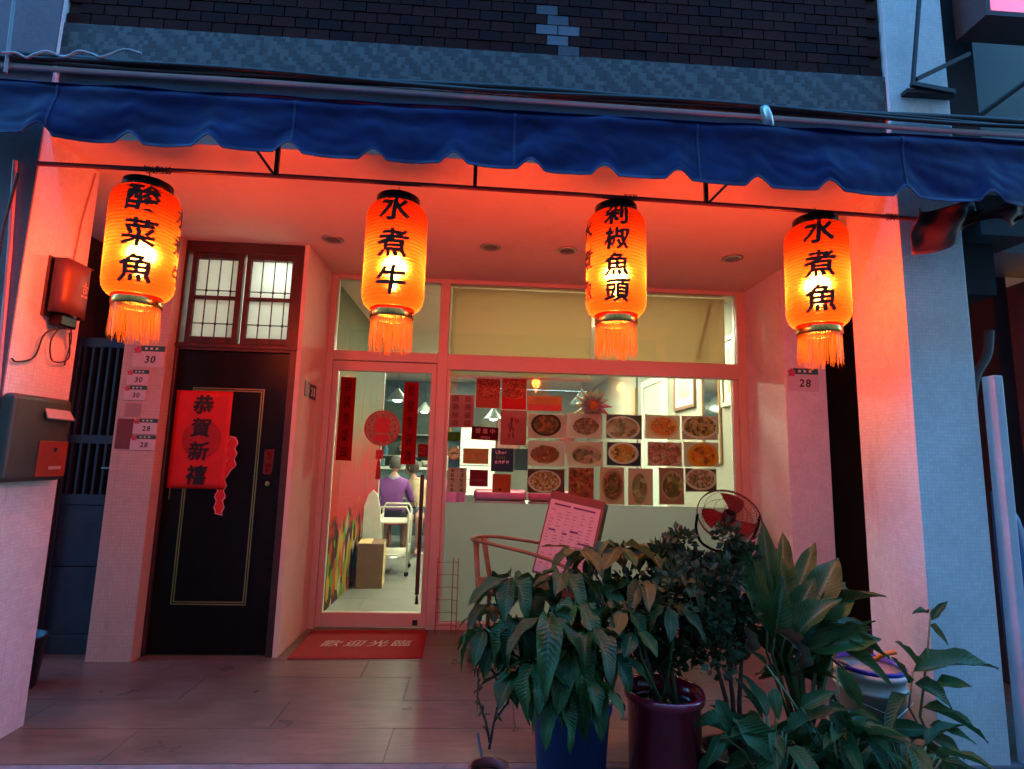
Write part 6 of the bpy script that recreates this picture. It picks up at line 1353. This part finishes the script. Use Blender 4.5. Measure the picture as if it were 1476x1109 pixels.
# guest in yellow, side on, chin on hand
g2 = empty('person', (-.93, 3.55, .465), 0, 'seated guest in a pale yellow top and dark shorts, resting chin on hand', 'person')
pel = (0, 0, .09, .13); mid = (-.02, .03, .25, .12); che = (-.06, .06, .42, .135); nek = (-.10, .10, .57, .05); top = (-.12, .12, .62, .045)
ch_ = [[pel, mid, che, nek, top]]
sh = (.09, .03, .48, .06); el = (.10, .0, .30, .045); wr = (-.06, .10, .50, .028); ch_ += [[che, sh, el, wr]] + hand(wr, (-.5, .2, .8), (0, 1, 0), 1)
sh = (-.18, .14, .47, .06); el = (-.26, .25, .28, .045); wr = (-.38, .30, .30, .028); ch_ += [[che, sh, el, wr]] + hand(wr, (-1, .2, 0), (0, 1, 0), -1)
for sg, kx in ((1, .02), (-1, -.12)):
    ch_ += [[pel, (.06 * sg - .02, -.06 * 1, .08, .09), (kx + .03, -.34 + .1 * (sg < 0), .05, .062), (kx + .02, -.26, -.38, .038), (kx, -.38, -.435, .03)]]
M_yel = mat('pale_yellow_top', (.62, .52, .30), .8, var=.12); 
skin_body('body', ch_, [M_skin, M_yel, M_short], lambda c: (1 if (c.z > .17 and c.z < .54 and c.z > .1 and not (c.x < -.24) and not (c.z > .40 and c.x > .03 and c.y < -.04)) else 2 if (c.z <= .17 and c.z > -.06 and c.y > -.24) else 0), g2, None)
hc = (-1.07, 3.70, 1.17); hd = head_mesh(g2, hc, (-1, .35, 0), M_skin); hair(g2, hd, (hc[0], hc[1], hc[2] + .008), (-1, .35, 0), mat('dark_hair', (.05, .03, .02), .7, var=.3, vscale=40), -.6)
# cook behind the counter
g3 = empty('person', (-1.52, 5.95, 0), 0, 'cook in a pale cap and white mask behind the serving counter', 'person')
pel = (0, 0, .92, .13); mid = (0, 0, 1.08, .13); che = (0, 0, 1.2, .15); nek = (0, -.01, 1.36, .052); top = (0, -.02, 1.41, .046); ch_ = [[pel, mid, che, nek, top]]
for sg in (-1, 1):
    sh = (.17 * sg, 0, 1.29, .062); el = (.23 * sg, -.08, 1.06, .045); wr = (.12 * sg, -.28, 1.08, .03); ch_ += [[che, sh, el, wr]] + hand(wr, (-.2 * sg, -.9, 0), (sg, 0, 0), sg)
    ch_ += [[pel, (.09 * sg, 0, .84, .085), (.1 * sg, -.02, .48, .06), (.1 * sg, .02, .08, .042), (.1 * sg, -.1, .035, .034)]]
skin_body('body', ch_, [M_skin, mat('white_apron', (.66, .66, .58), .8), M_short], lambda c: (0 if c.z > 1.37 or (c.y < -.16 and c.z > 1) else 1 if c.z > .9 else 2), g3, None)
hc = (-1.52, 5.92, 1.51); hd = head_mesh(g3, hc, (.1, -1, 0), M_skin); hair(g3, hd, (hc[0], hc[1], hc[2] + .012), (.1, -1, 0), mat('pale_cap', (.6, .6, .52), .8), .15, 1.0, True)
MB().grid(10, 6, lambda u, v: (.065 * math.sin((u - .5) * 2.4), -.03 - .085 * math.cos((u - .5) * 2.4), 1.44 + .07 * v)).build('mask', M_wink, g3, True, solid=.003)
